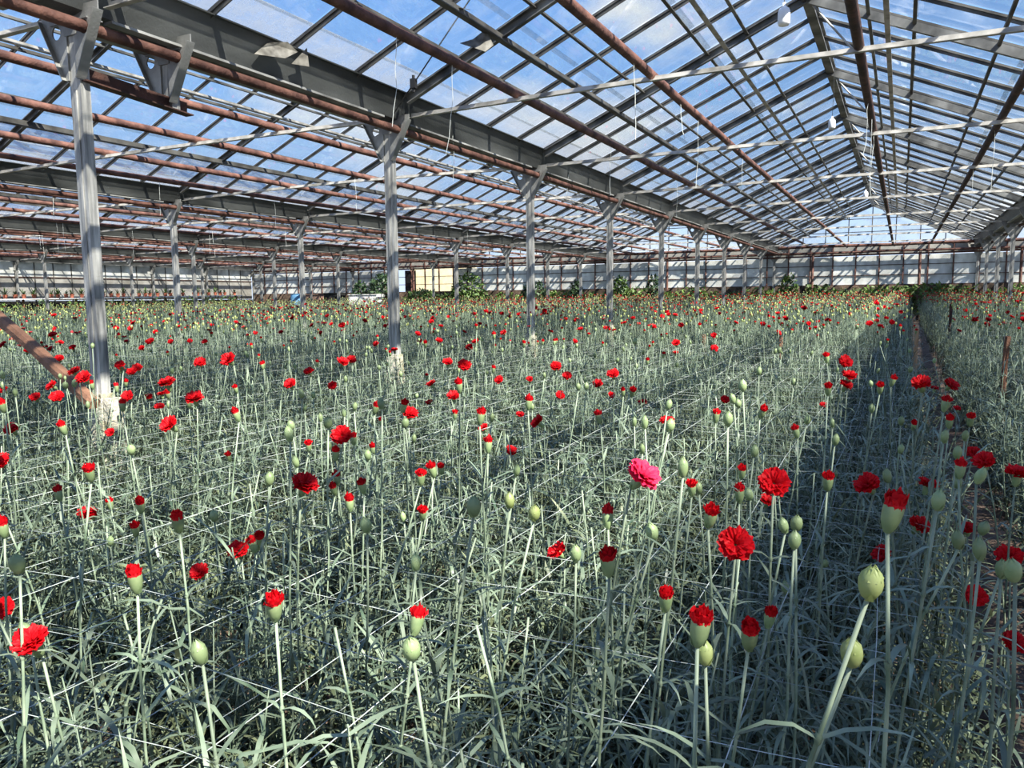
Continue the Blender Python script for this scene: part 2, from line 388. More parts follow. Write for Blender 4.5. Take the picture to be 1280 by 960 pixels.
def column(j, k):
    y = Y0+k*D; gz = g(y)
    t = empty('steel_column', (gx(j), y, gz))
    ptop = .66 if j in (0, 1) else .55
    h = ZT-.02-(gz+ptop-.05)
    put('post', post_mesh(h), t, (0, 0, ptop-.05))
    put('pier', pier_mesh(ptop+.01).mesh('pier', M['concrete']), t)
    if j == 0 and k == 0: put('pier_cheek', cheek_mesh(.66), t)
    for s_ in (-1, 1): put('bracket_wing', WING[s_], t, (0, -.036, ZT-gz))
    put('gutter_seat', SEAT, t, (0, 0, ZT-gz-.08))
    n = k-KFIRST[j]
    if j == 0 and k == 0: lab = 'nearest galvanised column with concrete foot and brown pole leaning on it'
    elif j == 0 and k == 1: lab = 'second galvanised column of the row beside the near bed, pale stained foot'
    elif k == 9: lab = None
    else: lab = 'thin galvanised column, %s in view along %s' % (NTH[n], ROWN[j])
    if lab is None: lab = 'thin galvanised column standing against the end wall at %s' % (ROWN[j])
    tag(t, lab, 'column', 'galvanised roof columns')
KFIRST = {0: 0, 1: 4, -1: 1, -2: 2, -3: 3, -4: 4}
for j in KFIRST:
    for k in range(KFIRST[j], 10): column(j, k)

# spare bracket hanging beside the nearest column, with the rusty angle below it
bt = empty('loose_bracket', (gx(0), Y0+.62, ZT)); tag(bt, 'loose column bracket without a post hanging under the gutter near the first column', 'bracket')
for s_ in (-1, 1): put('bracket_wing', WING[s_], bt, (0, -.036, 0))
mb = MB(); mb.sweep([(0, 0, -.30), (0, 0, .05)], [(-.045, -.03), (.045, -.03), (.045, .03), (.039, .03), (.039, -.024), (-.039, -.024), (-.039, .03), (-.045, .03)], up=(0, 1, 0)); put('post_stub', mb.mesh('post_stub', M['post']), bt)
put('gutter_seat', SEAT, bt, (0, 0, -.08))
mb = MB(); mb.sweep([(gx(0)+.05, Y0-.02, ZT-.28), (gx(0)+.05, Y0+.72, ZT-.325)], [(-.035, 0), (.035, 0), (.035, .008), (-.027, .008), (-.027, .09), (-.035, .09)])
tag(put('angle_iron', mb.mesh('angle_iron', M['rust_dark'])), 'dark rusty angle iron joining the first column to the loose bracket', 'angle iron')

# ------------------------------------------------------------------ ties across the spans
def tie_mesh(x0, x1, arch):
    mb = MB(); n = 8; path = []
    for i in range(n+1):
        u = i/n; path.append((x0+(x1-x0)*u, 0, arch*math.sin(math.pi*u)))
    mb.sweep(path, [(-.02, 0), (.02, 0), (.02, .005), (-.015, .005), (-.015, .042), (-.02, .042)])
    return mb.mesh('tie_bar', M['tie'])
TIES = [tie_mesh(.2, W-.2, a) for a in (.02, .035, .01)]
SPT = {0: 'over the near bed', 1: 'beyond the path', -1: 'behind the near columns', -2: 'two spans behind the near columns', -3: 'three spans behind the near columns', -4: 'beside the side wall'}
for s in SPANS:
    if s == 1: continue
    for n, k in enumerate(range(max(KST[s], 0 if s == 0 else KST[s]+1), 9)):
        o = put('tie_bar', TIES[(k+s) % 3], None, (gx(s), Y0+k*D+.05, ZTIE))
        tag(o, 'pale steel tie bar %s, %s from the front' % (SPT[s], NTH[n]), 'tie bar', 'tie bars of the roof trusses')

# ------------------------------------------------------------------ heating pipes
def pipe(x, z, ya, yb, r, label, m='rust', sag=.012):
    mb = MB(); n = max(2, int((yb-ya)/1.5)); path = []
    for i in range(n+1):
        y = ya+(yb-ya)*i/n; path.append((0, y-ya, sag*math.sin(2*math.pi*(y-Y0)/D*.5)**2*-1+rng.normal(0, .002)))
    mb.tube(path, r, 10)
    o = put('heating_pipe', mb.mesh('heating_pipe', M[m], True), None, (x, ya, z)); tag(o, label, 'pipe', 'rusty heating pipes')
PN = ['first', 'second', 'third', 'fourth']
for s in SPANS:
    if s == 1: continue
    for i, off in enumerate((-1.96, -.79, .68, 1.82)):
        pipe(gx(s)+W/2+off, ZTIE+.088, Y0+(KST[s])*D-.5, YE-.2, .036,
             'rusty heating pipe %s, %s across its span' % (SPT[s], PN[i]), 'rust' if (s != 0 or i < 2) else 'rust_dark')
for j in (-3, -2, -1, 0, 1):
    pipe(gx(j)+.12, ZT, Y0+(max(KST[j], -1))*D-.4, YE-.15, .034, 'rusty heating pipe threaded through the brackets of %s' % ROWN[j], sag=.004)

# ------------------------------------------------------------------ end wall, gables and side wall
def end_wall():
    w = empty('wall_back', (0, YE+.06, 0)); tag(w, 'whitewashed glazed end wall with rusty rails and gables', kind='structure')
    xa, xb = gx(-4), gx(2)
    n = int((xb-xa)/.75); gz = g(YE)
    zs, zp, ze = H+.34, H+1.36, H+1.70
    DOOR = (at_y(498, 345, YE).x, at_y(562, 345, YE).x)
    mb = MB(); mb.box((xa, -.05, gz-.3), (xb, .08, zs)); put('plinth', mb.mesh('plinth', M['soil']), w)
    pm = MB(); pm.box((-.36, 0, zs+.01), (.36, .012, zp)); pm = pm.mesh('panel', M['whitewash'])
    mm = MB(); mm.box((-.02, -.035, zs), (.02, .03, ze)); mm = mm.mesh('mullion', M['rust'])
    up = MB(); up.box((-.36, 0, zp+.02), (.36, .012, ze)); up = up.mesh('upper_panel', M['filmwall'])
    for i in range(n):
        x = xa+.75*(i+.5)
        put('mullion', mm, w, (x-.375, 0, 0))
        if not (DOOR[0] < x < DOOR[1]): put('panel', pm, w, (x, 0, 0))
        put('upper_panel', up, w, (x, 0, 0))
    for z, r_, nm in ((zs+.35, .012, 'rail'), (zs+.7, .012, 'rail'), (zs, .03, 'rail')):
        mb = MB(); mb.box((xa, -.03, z-r_), (xb, -.006, z+r_)); put(nm, mb.mesh(nm, M['rust_dark']), w)
    for s in SPANS:
        xc = gx(s)+W/2
        ga = tag(empty('gable', (xc, 0, 0)), None); ga.parent = w
        for i in range(-4, 5):
            x = i*.75; h = roof_z(max(abs(x), .04))-.05
            if h-ze > .1:
                mb = MB(); mb.box((x-.015, -.02, ze), (x+.015, .02, h)); put('gable_bar', mb.mesh('gable_bar', M['bar']), ga)
        for i in range(-4, 4):
            x1, x2 = i*.75+.017, (i+1)*.75-.017
            zl, zr = max(ze+.01, roof_z(abs(x1))-.06), max(ze+.01, roof_z(abs(x2))-.06)
            mb = MB(); vs = [(x, y, z) for y in (-.002, .002) for x, z in ((x1, ze), (x2, ze), (x2, zr), (x1, zl))]
            mb.add(vs, [(3, 2, 1, 0), (4, 5, 6, 7), (0, 1, 5, 4), (1, 2, 6, 5), (2, 3, 7, 6), (3, 0, 4, 7)])
            put('glass_pane', mb.mesh('gable_pane', M['glass_far']), ga)
        for z in (ze+.5, ze+.95):
            hw = (ZRIDGE-z)/SL-.1
            mb = MB(); mb.box((-hw, -.018, z-.012), (hw, .018, z+.012)); put('gable_bar', mb.mesh('gable_bar', M['bar']), ga)
    # sunlit yellow building seen through the open bay
    mb = MB(); mb.box((DOOR[0], .9, gz), (DOOR[1]+.8, 1.0, zp+.4)); put('yellow_plaster', mb.mesh('yellow_plaster', M['yellowwall']), w)
    mb = MB(); mb.box((DOOR[0]+.05, .4, zs-.2), (DOOR[0]+.6, .5, zp)); put('doorway_shade', mb.mesh('doorway_shade', M['dark']), w)  # near-black slab: the shade inside the open doorway, put into its colour
    # rusty header pipes along the eaves
    for z, y, r_, lab in ((H+1.72, -.22, .055, 'thick rusty header pipe running along the eaves of the end wall'), (H+1.50, -.16, .045, 'rusty pipe running below the header pipe on the end wall'),
                          (H+1.40, -.12, .03, 'thin lowest rusty pipe of the three along the end wall')):
        mb = MB(); mb.tube([(xa+.3+i*(xb-xa-.6)/30, 0, rng.normal(0, .008)) for i in range(31)], r_, 10)
        tag(put('header_pipe', mb.mesh('header_pipe', M['rust'], True), None, (0, YE+y, z)), lab, 'pipe')
    for i, x in enumerate((-26, -20, -14, -8.2, -2.9, .5, 3.4)):
        mb = MB(); mb.tube([(0, 0, 0), (0, 0, H+1.45-gz)], .045, 8)
        tag(put('rusty_post', mb.mesh('rusty_post', M['rust']), None, (x, YE-.14, gz)), 'rusty standpipe in front of the end wall, %s from the side wall' % (NTH[i]), 'post', 'standpipes of the end wall')
end_wall()

def side_wall():
    x = gx(-4)-.12; ya, yb = Y0+2*D, YE
    w = empty('wall_left', (x, 0, 0)); tag(w, 'dusty glazed side wall behind the pot shelf', kind='structure')
    n = int((yb-ya)/.75)
    mb = MB(); mb.box((-.08, ya, -.2), (.03, yb, H+.10)); put('plinth', mb.mesh('plinth', M['dark']), w)
    for i in range(n):
        y = ya+.75*(i+.5); z0 = H+.12
        mb = MB(); mb.box((0, y-.36, z0), (.012, y+.36, H+1.0)); put('panel', mb.mesh('panel', M['filmwall']), w)
        mb = MB(); mb.box((0, y-.36, H+1.02), (.012, y+.36, H+1.62)); put('upper_panel', mb.mesh('upper_panel', M['whitewash']), w)
        mb = MB(); mb.box((-.02, y-.395, H+.1), (.045, y-.365, H+1.66)); put('mullion', mb.mesh('mullion', M['bar']), w)
    mb = MB(); mb.box((-.02, ya, H+.985), (.04, yb, H+1.03)); put('rail', mb.mesh('rail', M['rust_dark']), w)
side_wall()
# shelf with pots in front of the side wall
def shelf():
    xs = gx(-4)+.42; ya, yb = 13.5, 28.6
    t = empty('plant_shelf', (xs, ya, 0)); tag(t, 'long pale plank shelf of pots along the side wall', 'shelf')
    sl = .012
    mb = MB(); vs = []
    for yy in (0, yb-ya):
        for xx in (-.2, .2):
            for zz in (0, .035): vs.append((xx, yy, H+.10+sl*yy+zz))
    mb.add(vs, [(0, 1, 3, 2), (4, 6, 7, 5), (0, 4, 5, 1), (2, 3, 7, 6), (0, 2, 6, 4), (1, 5, 7, 3)]); put('plank', mb.mesh('plank', M['block']), t)
    for i in range(8):
        yy = .2+(yb-ya-.4)*i/7
        mb = MB(); mb.box((-.03, yy-.03, g(ya+yy)), (.03, yy+.03, H+.10+sl*yy)); put('leg', mb.mesh('leg', M['wood']), t)
    pm = MB(); pm.lathe([(0, 0), (.055, 0), (.078, .12), (.088, .12), (.088, .15), (.075, .15), (.07, .13), (0, .13)], 12); pm = pm.mesh('pot_body', M['pot'], False)
    fol = []
    for v in range(3):
        mb = MB()
        for i in range(26):
            a = rng.uniform(0, 6.28); e_ = rng.uniform(.3, 1.4); L_ = rng.uniform(.08, .26+.08*v); d = Vector((math.cos(a)*math.cos(e_), math.sin(a)*math.cos(e_), math.sin(e_)))
            p0 = Vector((0, 0, .13)); p1 = p0+d*L_*.6; p2 = p1+(d+Vector((0, 0, -.5)))*L_*.5; sdv = d.cross(Vector((0, 0, 1))).normalized()*.018
            mb.add([p0-sdv*.4, p0+sdv*.4, p1-sdv, p1+sdv, p2], [(0, 1, 3, 2), (2, 3, 4)])
        fol.append(mb.mesh('pot_plant_leaves', M['shrub'] if v else M['shrubd']))
    n = 46; pc = 0
    for i in range(n):
        y = ya+.25+(yb-ya-.5)*i/(n-1)+rng.uniform(-.05, .05)
        if rng.random() < .12: continue
        p = empty('potted_plant', (xs+rng.uniform(-.08, .08), y, H+.135+sl*(y-ya)), (0, 0, rng.uniform(0, 6)))
        pc += 1; tag(p, '%s terracotta pot with a leafy plant along the side wall shelf' % ORDW[pc-1], 'potted plant', 'potted plants on the side wall shelf')
        put('pot', pm, p); q = put('leaves', fol[i % 3], p); q['kind'] = 'stuff'
shelf()

# ------------------------------------------------------------------ scatter helper for what nobody could count
def scatter(name, protos, pts, rot, scl, label, cat, pick=None):
    me = bpy.data.meshes.new(name); me.from_pydata([tuple(p) for p in pts], [], [])
    n = len(pts)
    a = me.attributes.new('rot', 'FLOAT_VECTOR', 'POINT'); a.data.foreach_set('vector', np.asarray(rot, np.float32).ravel())
    a = me.attributes.new('scl', 'FLOAT_VECTOR', 'POINT'); a.data.foreach_set('vector', np.asarray(scl, np.float32).ravel())
    a = me.attributes.new('pick', 'INT', 'POINT'); a.data.foreach_set('value', np.asarray(rng.integers(0, len(protos), n) if pick is None else pick, np.int32))
    o = put(name, me); tag(o, label, cat, kind='stuff')
    ng = bpy.data.node_groups.new(name, 'GeometryNodeTree')
    ng.interface.new_socket('Geometry', in_out='INPUT', socket_type='NodeSocketGeometry'); ng.interface.new_socket('Geometry', in_out='OUTPUT', socket_type='NodeSocketGeometry')
    N = ng.nodes; L = ng.links
    gi = N.new('NodeGroupInput'); go = N.new('NodeGroupOutput'); ip = N.new('GeometryNodeInstanceOnPoints'); g2 = N.new('GeometryNodeGeometryToInstance')
    for pm in protos:
        po = bpy.data.objects.new(pm.name+'_source', pm)          # source mesh only, not part of the scene
        oi = N.new('GeometryNodeObjectInfo'); oi.inputs['Object'].default_value = po; oi.inputs['As Instance'].default_value = False
        L.new(oi.outputs['Geometry'], g2.inputs[0])
    def attr(nm, typ):
        q = N.new('GeometryNodeInputNamedAttribute'); q.data_type = typ; q.inputs['Name'].default_value = nm; return q.outputs[0]
    er = N.new('FunctionNodeEulerToRotation'); L.new(attr('rot', 'FLOAT_VECTOR'), er.inputs[0])
    L.new(gi.outputs[0], ip.inputs['Points']); L.new(g2.outputs[0], ip.inputs['Instance']); ip.inputs['Pick Instance'].default_value = True
    L.new(attr('pick', 'INT'), ip.inputs['Instance Index']); L.new(er.outputs[0], ip.inputs['Rotation']); L.new(attr('scl', 'FLOAT_VECTOR'), ip.inputs['Scale'])
    L.new(ip.outputs[0], go.inputs[0])
    md = o.modifiers.new('scatter', 'NODES'); md.node_group = ng
    return o

# ------------------------------------------------------------------ plant meshes
def leaf(mb, p, az, el, L_, w, curl, mi=0, seg=3):
    """a narrow arching strip leaf, folded a little along its length"""
    d = Vector((math.cos(az)*math.cos(el), math.sin(az)*math.cos(el), math.sin(el))); sd_ = Vector((-math.sin(az), math.cos(az), 0))
    p = Vector(p); vs = []; fs = []; e = el
    for i in range(seg+1):
        u = i/seg; ww = w*(.75+.5*u if u < .4 else .95*(1-u)/.6+.04)
        vs += [p-sd_*ww, p+sd_*ww]
        e -= curl/seg
        d = Vector((math.cos(az)*math.cos(e), math.sin(az)*math.cos(e), math.sin(e))); p = p+d*(L_/seg)
    for i in range(seg): fs.append((2*i, 2*i+1, 2*i+3, 2*i+2))
    mb.add(vs, fs, mi)
def stem_path(h, bend, n=6):
    a = rng.uniform(0, 6.28); out = []
    for i in range(n+1):
        u = i/n; b = bend*math.sin(math.pi*u)
        out.append(Vector((math.cos(a)*b+rng.normal(0, .0015), math.sin(a)*b+rng.normal(0, .0015), h*u)))
    out[0].x = out[0].y = 0; out[-1].x = out[-1].y = 0
    return out
def pt(path, u):
    n = len(path)-1; x = min(u*n, n-1e-6); i = int(x); return path[i].lerp(path[i+1], x-i)

def make_stem(h=1.0, bend=.02, r=.0024):
    path = stem_path(h, bend); mb = MB(); mb.tube(path, r, 6, taper=[1.25-.4*i/6 for i in range(7)])
    us = [.16, .27, .38, .50, .62, .74, .86]
    for u in us:                                       # swollen nodes
        p = pt(path, u); mb.lathe([(r*.9, -.006), (r*1.7, 0), (r*.9, .006)], 6, 0, p)
    st = mb.mesh('stem', M['stem'], True)
    lf = MB(); az = rng.uniform(0, 6.28)
    for i, u in enumerate(us):
        p = pt(path, u); az += math.pi/2+rng.normal(0, .2)
        L_ = .150-.090*u+rng.normal(0, .012)
        for q in (0, math.pi):
            leaf(lf, p, az+q, rng.uniform(.7, 1.25), L_, .0040, rng.uniform(.3, 2.3), seg=4)
    lm = lf.mesh('stem_leaves', M['leaf'], True)
    return st, lm
STEMS = [make_stem(1.0, .012+.012*(i % 4)) for i in range(10)]

def make_calyx(open_=.0, m='calyx'):
    """green cup; base at z=0, widening to the mouth, five pointed teeth"""
    mb = MB(); n = 10
    prof = [(.0030, 0), (.0062, .004), (.0088, .012), (.0098, .020), (.0096+.002*open_, .027)]
    mb.lathe(prof, n)
    top = prof[-1][0]; o = len(mb.v)-n
    for k in range(0, n, 2):
        a = 2*math.pi*(k+1)/n
        tip = (math.cos(a)*(top*(.62+.75*open_)), math.sin(a)*(top*(.62+.75*open_)), .0345)
        mb.v.append(tip); t = len(mb.v)-1
        mb.f.append((o+k, o+(k+1) % n, t)); mb.mi.append(0); mb.f.append((o+(k+1) % n, o+(k+2) % n, t)); mb.mi.append(0)
    for q in range(2):                                 # epicalyx scales
        a = q*math.pi+.4
        mb.add([(math.cos(a-.5)*.0068, math.sin(a-.5)*.0068, .002), (math.cos(a+.5)*.0068, math.sin(a+.5)*.0068, .002), (math.cos(a)*.0112, math.sin(a)*.0112, .014)], [(0, 1, 2)])
    return mb.mesh('calyx', M[m], True)
def make_bud(m, fat=1.):
    mb = MB(); n = 10
    prof = [(.0028, 0), (.0060*fat, .003), (.0088*fat, .010), (.0094*fat, .017), (.0080*fat, .0235), (.0045*fat, .028), (.0012, .0305)]
    mb.lathe(prof, n)
    for q in range(5):                                 # pointed lobes closed over the tip
        a = q*2*math.pi/5
        mb.add([(math.cos(a-.45)*.0090*fat, math.sin(a-.45)*.0090*fat, .021), (math.cos(a+.45)*.0090*fat, math.sin(a+.45)*.0090*fat, .021), (math.cos(a)*.0016, math.sin(a)*.0016, .0335)], [(0, 1, 2)])
    for q in range(2):
        a = q*math.pi
        mb.add([(math.cos(a-.6)*.0066, math.sin(a-.6)*.0066, .001), (math.cos(a+.6)*.0066, math.sin(a+.6)*.0066, .001), (math.cos(a)*.0112*fat, math.sin(a)*.0112*fat, .013)], [(0, 1, 2)])
    return mb.mesh('bud', M[m], True)
def petal(mb, az, el, r0_, L_, w, ruff, nu=5, nv=3, z0=.030, droop=.55):
    """one ruffled, toothed petal"""
    vs = []; fs = []; d = Vector((math.cos(az), math.sin(az), 0)); sd_ = Vector((-math.sin(az), math.cos(az), 0)); up = Vector((0, 0, 1))
    for i in range(nv+1):
        u = i/nv; e = el-droop*u*u
        c = d*(r0_+L_*u*math.cos(e))+up*(z0+L_*u*math.sin(el)-.12*L_*u*u)
        for j in range(nu+1):
            t = j/nu*2-1; ww = w*(.28+.72*u**.7)
            ru = ruff*u*math.sin(j*2.6+az*3)+rng.normal(0, ruff*.5)*u
            to = (rng.uniform(-.16, .10) if i == nv else 0)*L_-abs(t)**2*.18*L_*u
            vs.append(c+sd_*t*ww+d*to*math.cos(e)+up*(ru+to*math.sin(e)))
    for i in range(nv):
        for j in range(nu):
            a = i*(nu+1)+j; fs.append((a, a+1, a+nu+2, a+nu+1))
    mb.add(vs, fs)
def make_bloom(m, R_=.028, nm='petals'):
    mb = MB()
    for ring, (n, el, L_, w) in enumerate(((8, .22, 1.0, .46), (8, .55, .98, .42), (7, .88, .90, .36), (5, 1.2, .80, .30), (3, 1.45, .7, .24))):
        a0 = rng.uniform(0, 6)
        for k in range(n):
            petal(mb, a0+k*2*math.pi/n+rng.normal(0, .1), el+rng.normal(0, .1), .002, L_*R_*rng.uniform(.9, 1.08), w*R_, .0022)
    return mb.mesh(nm, M[m])
def make_crown(m, R_=.0105, h=.5):
    """petals just pushing out of the calyx"""
    mb = MB()
    for ring, (n, el, L_, w, rr) in enumerate(((8, 1.18+.15*h, .0185, .0072, .0062), (7, 1.32, .021, .006, .0036), (5, 1.48, .023, .005, .0012))):
        a0 = rng.uniform(0, 6)
        for k in range(n):
            petal(mb, a0+k*2*math.pi/n, el+rng.normal(0, .07), rr, L_*rng.uniform(.9, 1.1), w, .0016, nu=5, nv=3, z0=.024, droop=-.1)
    mb.lathe([(.0088, .020), (.0098, .029), (.007, .036), (.001, .038)], 9)
    return mb.mesh('petals', M[m])
CAL_O = [make_calyx(.55), make_calyx(.35)]; CAL_H = [make_calyx(.12), make_calyx(.2)]
BLOOM = [make_bloom('red', .028*f_) for f_ in (1, .92, 1.06, .96, 1.02, .86)]; PINK = make_bloom('pink', .030)
CROWN = [make_crown('red', h=h_) for h_ in (0, .4, .8, .2)]
BUDS = [make_bud('budgreen'), make_bud('budgreen', 1.12), make_bud('budgreen', .88), make_bud('budyellow', 1.05)]

def plant(kind, tip, lean, label, group, size=1., tilt=None, v=None, pinkf=False, base_z=None):
    """carnation of one stem: kind o (open), h (opening bud), b (closed bud)"""
    tip = Vector(tip); by = tip.y+lean[1]; base = Vector((tip.x+lean[0], by, g(by) if base_z is None else base_z))
    d = tip-base; L_ = d.length
    q = Vector((0, 0, 1)).rotation_difference(d.normalized()) @ Quaternion((0, 0, 1), rng.uniform(0, 6.28))
    t = empty('carnation' if kind == 'o' else 'opening_carnation' if kind == 'h' else 'carnation_bud', base); t.rotation_mode = 'QUATERNION'; t.rotation_quaternion = q
    tag(t, label, 'carnation', group)
    if label is None: TODO.append((t, kind, tip))
    i = rng.integers(0, len(STEMS)) if v is None else v % len(STEMS)
    sm, lm = STEMS[i]
    so = put('stem', sm, t, (0, 0, 0), None, (1, 1, L_)); tag(put('leaves', lm, so), kind='stuff')
    # head may nod away from the stem
    k_ = .62 if kind == 'o' else .2
    hd = Vector((.35*k_+rng.normal(0, .5*k_+.05), -k_+rng.normal(0, .45*k_+.05), 1)) if tilt is None else Vector(tilt)
    tq = (q.inverted() @ Vector((0, 0, 1)).rotation_difference(hd.normalized()) @ Quaternion((0, 0, 1), rng.uniform(0, 6.28))).to_euler()
    hl = (0, 0, L_-.003)
    s_ = size
    if kind == 'o':
        put('calyx', CAL_O[rng.integers(0, 2)], t, hl, tq, s_); put('petals', PINK if pinkf else BLOOM[rng.integers(0, 6)], t, hl, tq, s_)
    elif kind == 'h':
        put('calyx', CAL_H[rng.integers(0, 2)], t, hl, tq, s_); put('petals', CROWN[rng.integers(0, 4)], t, hl, tq, s_)
    else:
        put('bud', BUDS[v % 4 if v is not None else rng.integers(0, 3)], t, hl, tq, s_)
    return t

# ------------------------------------------------------------------ carnations that can be told apart (pixel, apparent width, kind, label)
DIA = {'o': .052, 'h': .0225, 'b': .0195}
HERO = [
 ('o', 789, 587, 38, 'pink ruffled carnation tilted sideways, the only pink bloom in the near bed'),
 ('o', 967, 593, 38, 'large open red carnation above the clump of three green buds'),
 ('o', 920, 666, 40, 'large flat open red carnation with dark folds, below the pink bloom\'s level'),
 ('o', 1093, 600, 28, 'square-looking red carnation directly above the half-open red bud on a green cup'),
 ('h', 1110, 642, 29, 'big half-open red carnation in a pale green cup above the fat yellow bud'),
 ('b', 1087, 720, 30, 'biggest fat pale yellow-green bud, close under a half-open red carnation'),
 ('b', 1066, 808, 27, 'broad yellow-green bud low down beneath the biggest bud'),
 ('b', 1172, 622, 17, 'pale pointed bud on a thick white-lit stem beside two red blooms'),
 ('o', 1156, 605, 22, 'dark red carnation just behind the pale pointed bud'),
 ('o', 1142, 651, 25, 'shaded red carnation partly hidden by the white-lit stem'),
 ('o', 1270, 591, 28, 'red carnation leaning over the soil path at the frame edge'),
 ('o', 1234, 573, 23, 'flat red carnation leaning over the soil path'),
 ('b', 982, 654, 13, 'small green bud, first of the clump of three'), ('b', 995, 650, 14, 'small green bud, highest of the clump of three'),
 ('b', 993, 672, 15, 'plump green bud, lowest of the clump of three'),
 ('o', 375, 601, 31, 'large round red carnation with a dark stem crossing it'),
 ('o', 429, 536, 23, 'heart-shaped red carnation above a small half-open bud'),
 ('o', 221, 525, 22, 'flat wide red carnation just past the nearest column foot'),
 ('o', 50, 792, 45, 'largest dark red ragged carnation, low down with a bud against it'),
 ('b', 36, 783, 16, 'dark green bud pressed against the largest ragged carnation'),
 ('o', 301, 684, 23, 'deep red carnation with a smaller bloom touching it'),
 ('h', 319, 681, 12, 'small opening red bud touching a deep red carnation'),
 ('o', 254, 710, 19, 'small square red carnation on a bent stem by a white net wire'),
 ('h', 171, 726, 20, 'red opening bud standing alone below the net wires'),
 ('h', 344, 758, 22, 'single opening bud with red crown standing clear of others'),
 ('b', 252, 810, 21, 'pale bud with a pointed star tip near the lowest net wire'),
 ('h', 517, 779, 20, 'dark opening bud tipped red, above a green bud'), ('b', 516, 803, 22, 'plump green bud under the dark opening bud'),
 ('o', 706, 684, 22, 'red carnation with a round green bud beside it'), ('b', 720, 688, 15, 'round green bud beside a red carnation'),
 ('h', 762, 703, 22, 'deep red opening carnation in a green cup over bare soil'),
 ('h', 832, 749, 19, 'mostly green opening bud with a pinkish red tip'),
 ('h', 872, 786, 28, 'big opening red carnation above a yellow-green bud'), ('b', 882, 812, 21, 'yellow-green bud below a big opening red carnation'),
 ('h', 936, 793, 24, 'opening red carnation crossed by a slanting pale stem'), ('h', 960, 772, 16, 'small dark red opening bud behind the slanting pale stem'),
 ('h', 760, 648, 16, 'small red opening bud straight below the pink bloom'), ('b', 818, 661, 15, 'round green bud on a straight stem between two red buds'),
 ('h', 885, 645, 18, 'red opening bud in a pale cup above the large flat bloom'), ('b', 854, 581, 16, 'pale bud beside the pink bloom, sunlit'),
 ('b', 592, 630, 17, 'pale bud flushed pink at its tip with two leaves below'), ('b', 637, 623, 13, 'bright yellow-green bud on a slanting stem'),
 ('o', 1264, 689, 27, 'red carnation above shaded buds over the path'), ('o', 1261, 794, 27, 'lowest red carnation over the path, in shade'),
 ('b', 1226, 682, 19, 'shaded bud with a red slit beside the path'), ('b', 1200, 671, 16, 'shaded round bud at the path edge'), ('b', 1270, 706, 22, 'dark fat bud below the shaded path blooms'),
 ('b', 1252, 706, 17, 'dark green bud close to the path soil'), ('o', 1110, 687, 16, 'shaded red carnation behind the half-open bud'), ('o', 1217, 736, 13, 'small shaded red bloom low beside the path'),
 ('b', 668, 636, 15, 'shaded bud on a thick shoot beside the bright yellow-green bud'), ('b', 520, 700, 14, 'shaded bud on a dark straight stem below the round red carnation'),
 ('o', 510, 514, 19, 'red carnation paired with an opening bud over pale cups'), ('o', 835, 526, 21, 'red carnation with a pale bud in front of its petals'),
 ('b', 837, 529, 11, 'pale bud in front of red petals'),
 ('o', 680, 523, 17, 'red carnation on a dark stem at the edge of the shadow stripe'),
 ('o', 246, 496, 19, 'bright red carnation level with the nearest column foot'), ('o', 110, 468, 18, 'red carnation overlapping the nearest column'), ('o', 98, 463, 15, 'red carnation against the leaning brown pole'),
]
Z = 4.
def zz(ox, oy, s): return [(k, ox+x/Z, oy+y/Z, w/Z, None) for k, x, y, w in s]
HERO += zz(0, 440, [('h', 465, 165, 25), ('o', 285, 155, 50), ('o', 300, 210, 60), ('o', 190, 215, 55), ('b', 370, 150, 26), ('b', 328, 158, 26), ('o', 35, 180, 40), ('o', 615, 55, 55), ('o', 600, 85, 35), ('o', 695, 72, 45),
  ('h', 585, 180, 25), ('h', 612, 270, 35), ('o', 570, 385, 50), ('o', 80, 375, 65), ('h', 325, 380, 40), ('o', 20, 525, 85), ('h', 20, 270, 40), ('o', 655, 205, 55), ('o', 745, 220, 35), ('o', 815, 210, 40), ('h', 845, 212, 30), ('o', 800, 270, 45),
  ('o', 850, 150, 75), ('h', 945, 255, 30), ('b', 845, 258, 24), ('h', 1195, 315, 40), ('h', 1150, 525, 30), ('b', 655, 475, 40), ('h', 455, 605, 55), ('h', 300, 710, 45), ('o', 435, 795, 42), ('o', 470, 795, 42), ('h', 555, 760, 35), ('h', 705, 765, 50),
  ('h', 895, 850, 65), ('h', 680, 885, 45), ('h', 20, 880, 60), ('h', 1185, 185, 25), ('o', 1005, 45, 50), ('o', 1165, 20, 70), ('o', 45, 1230, 75), ('b', 95, 1040, 70), ('b', 1070, 810, 40), ('b', 548, 935, 36)])
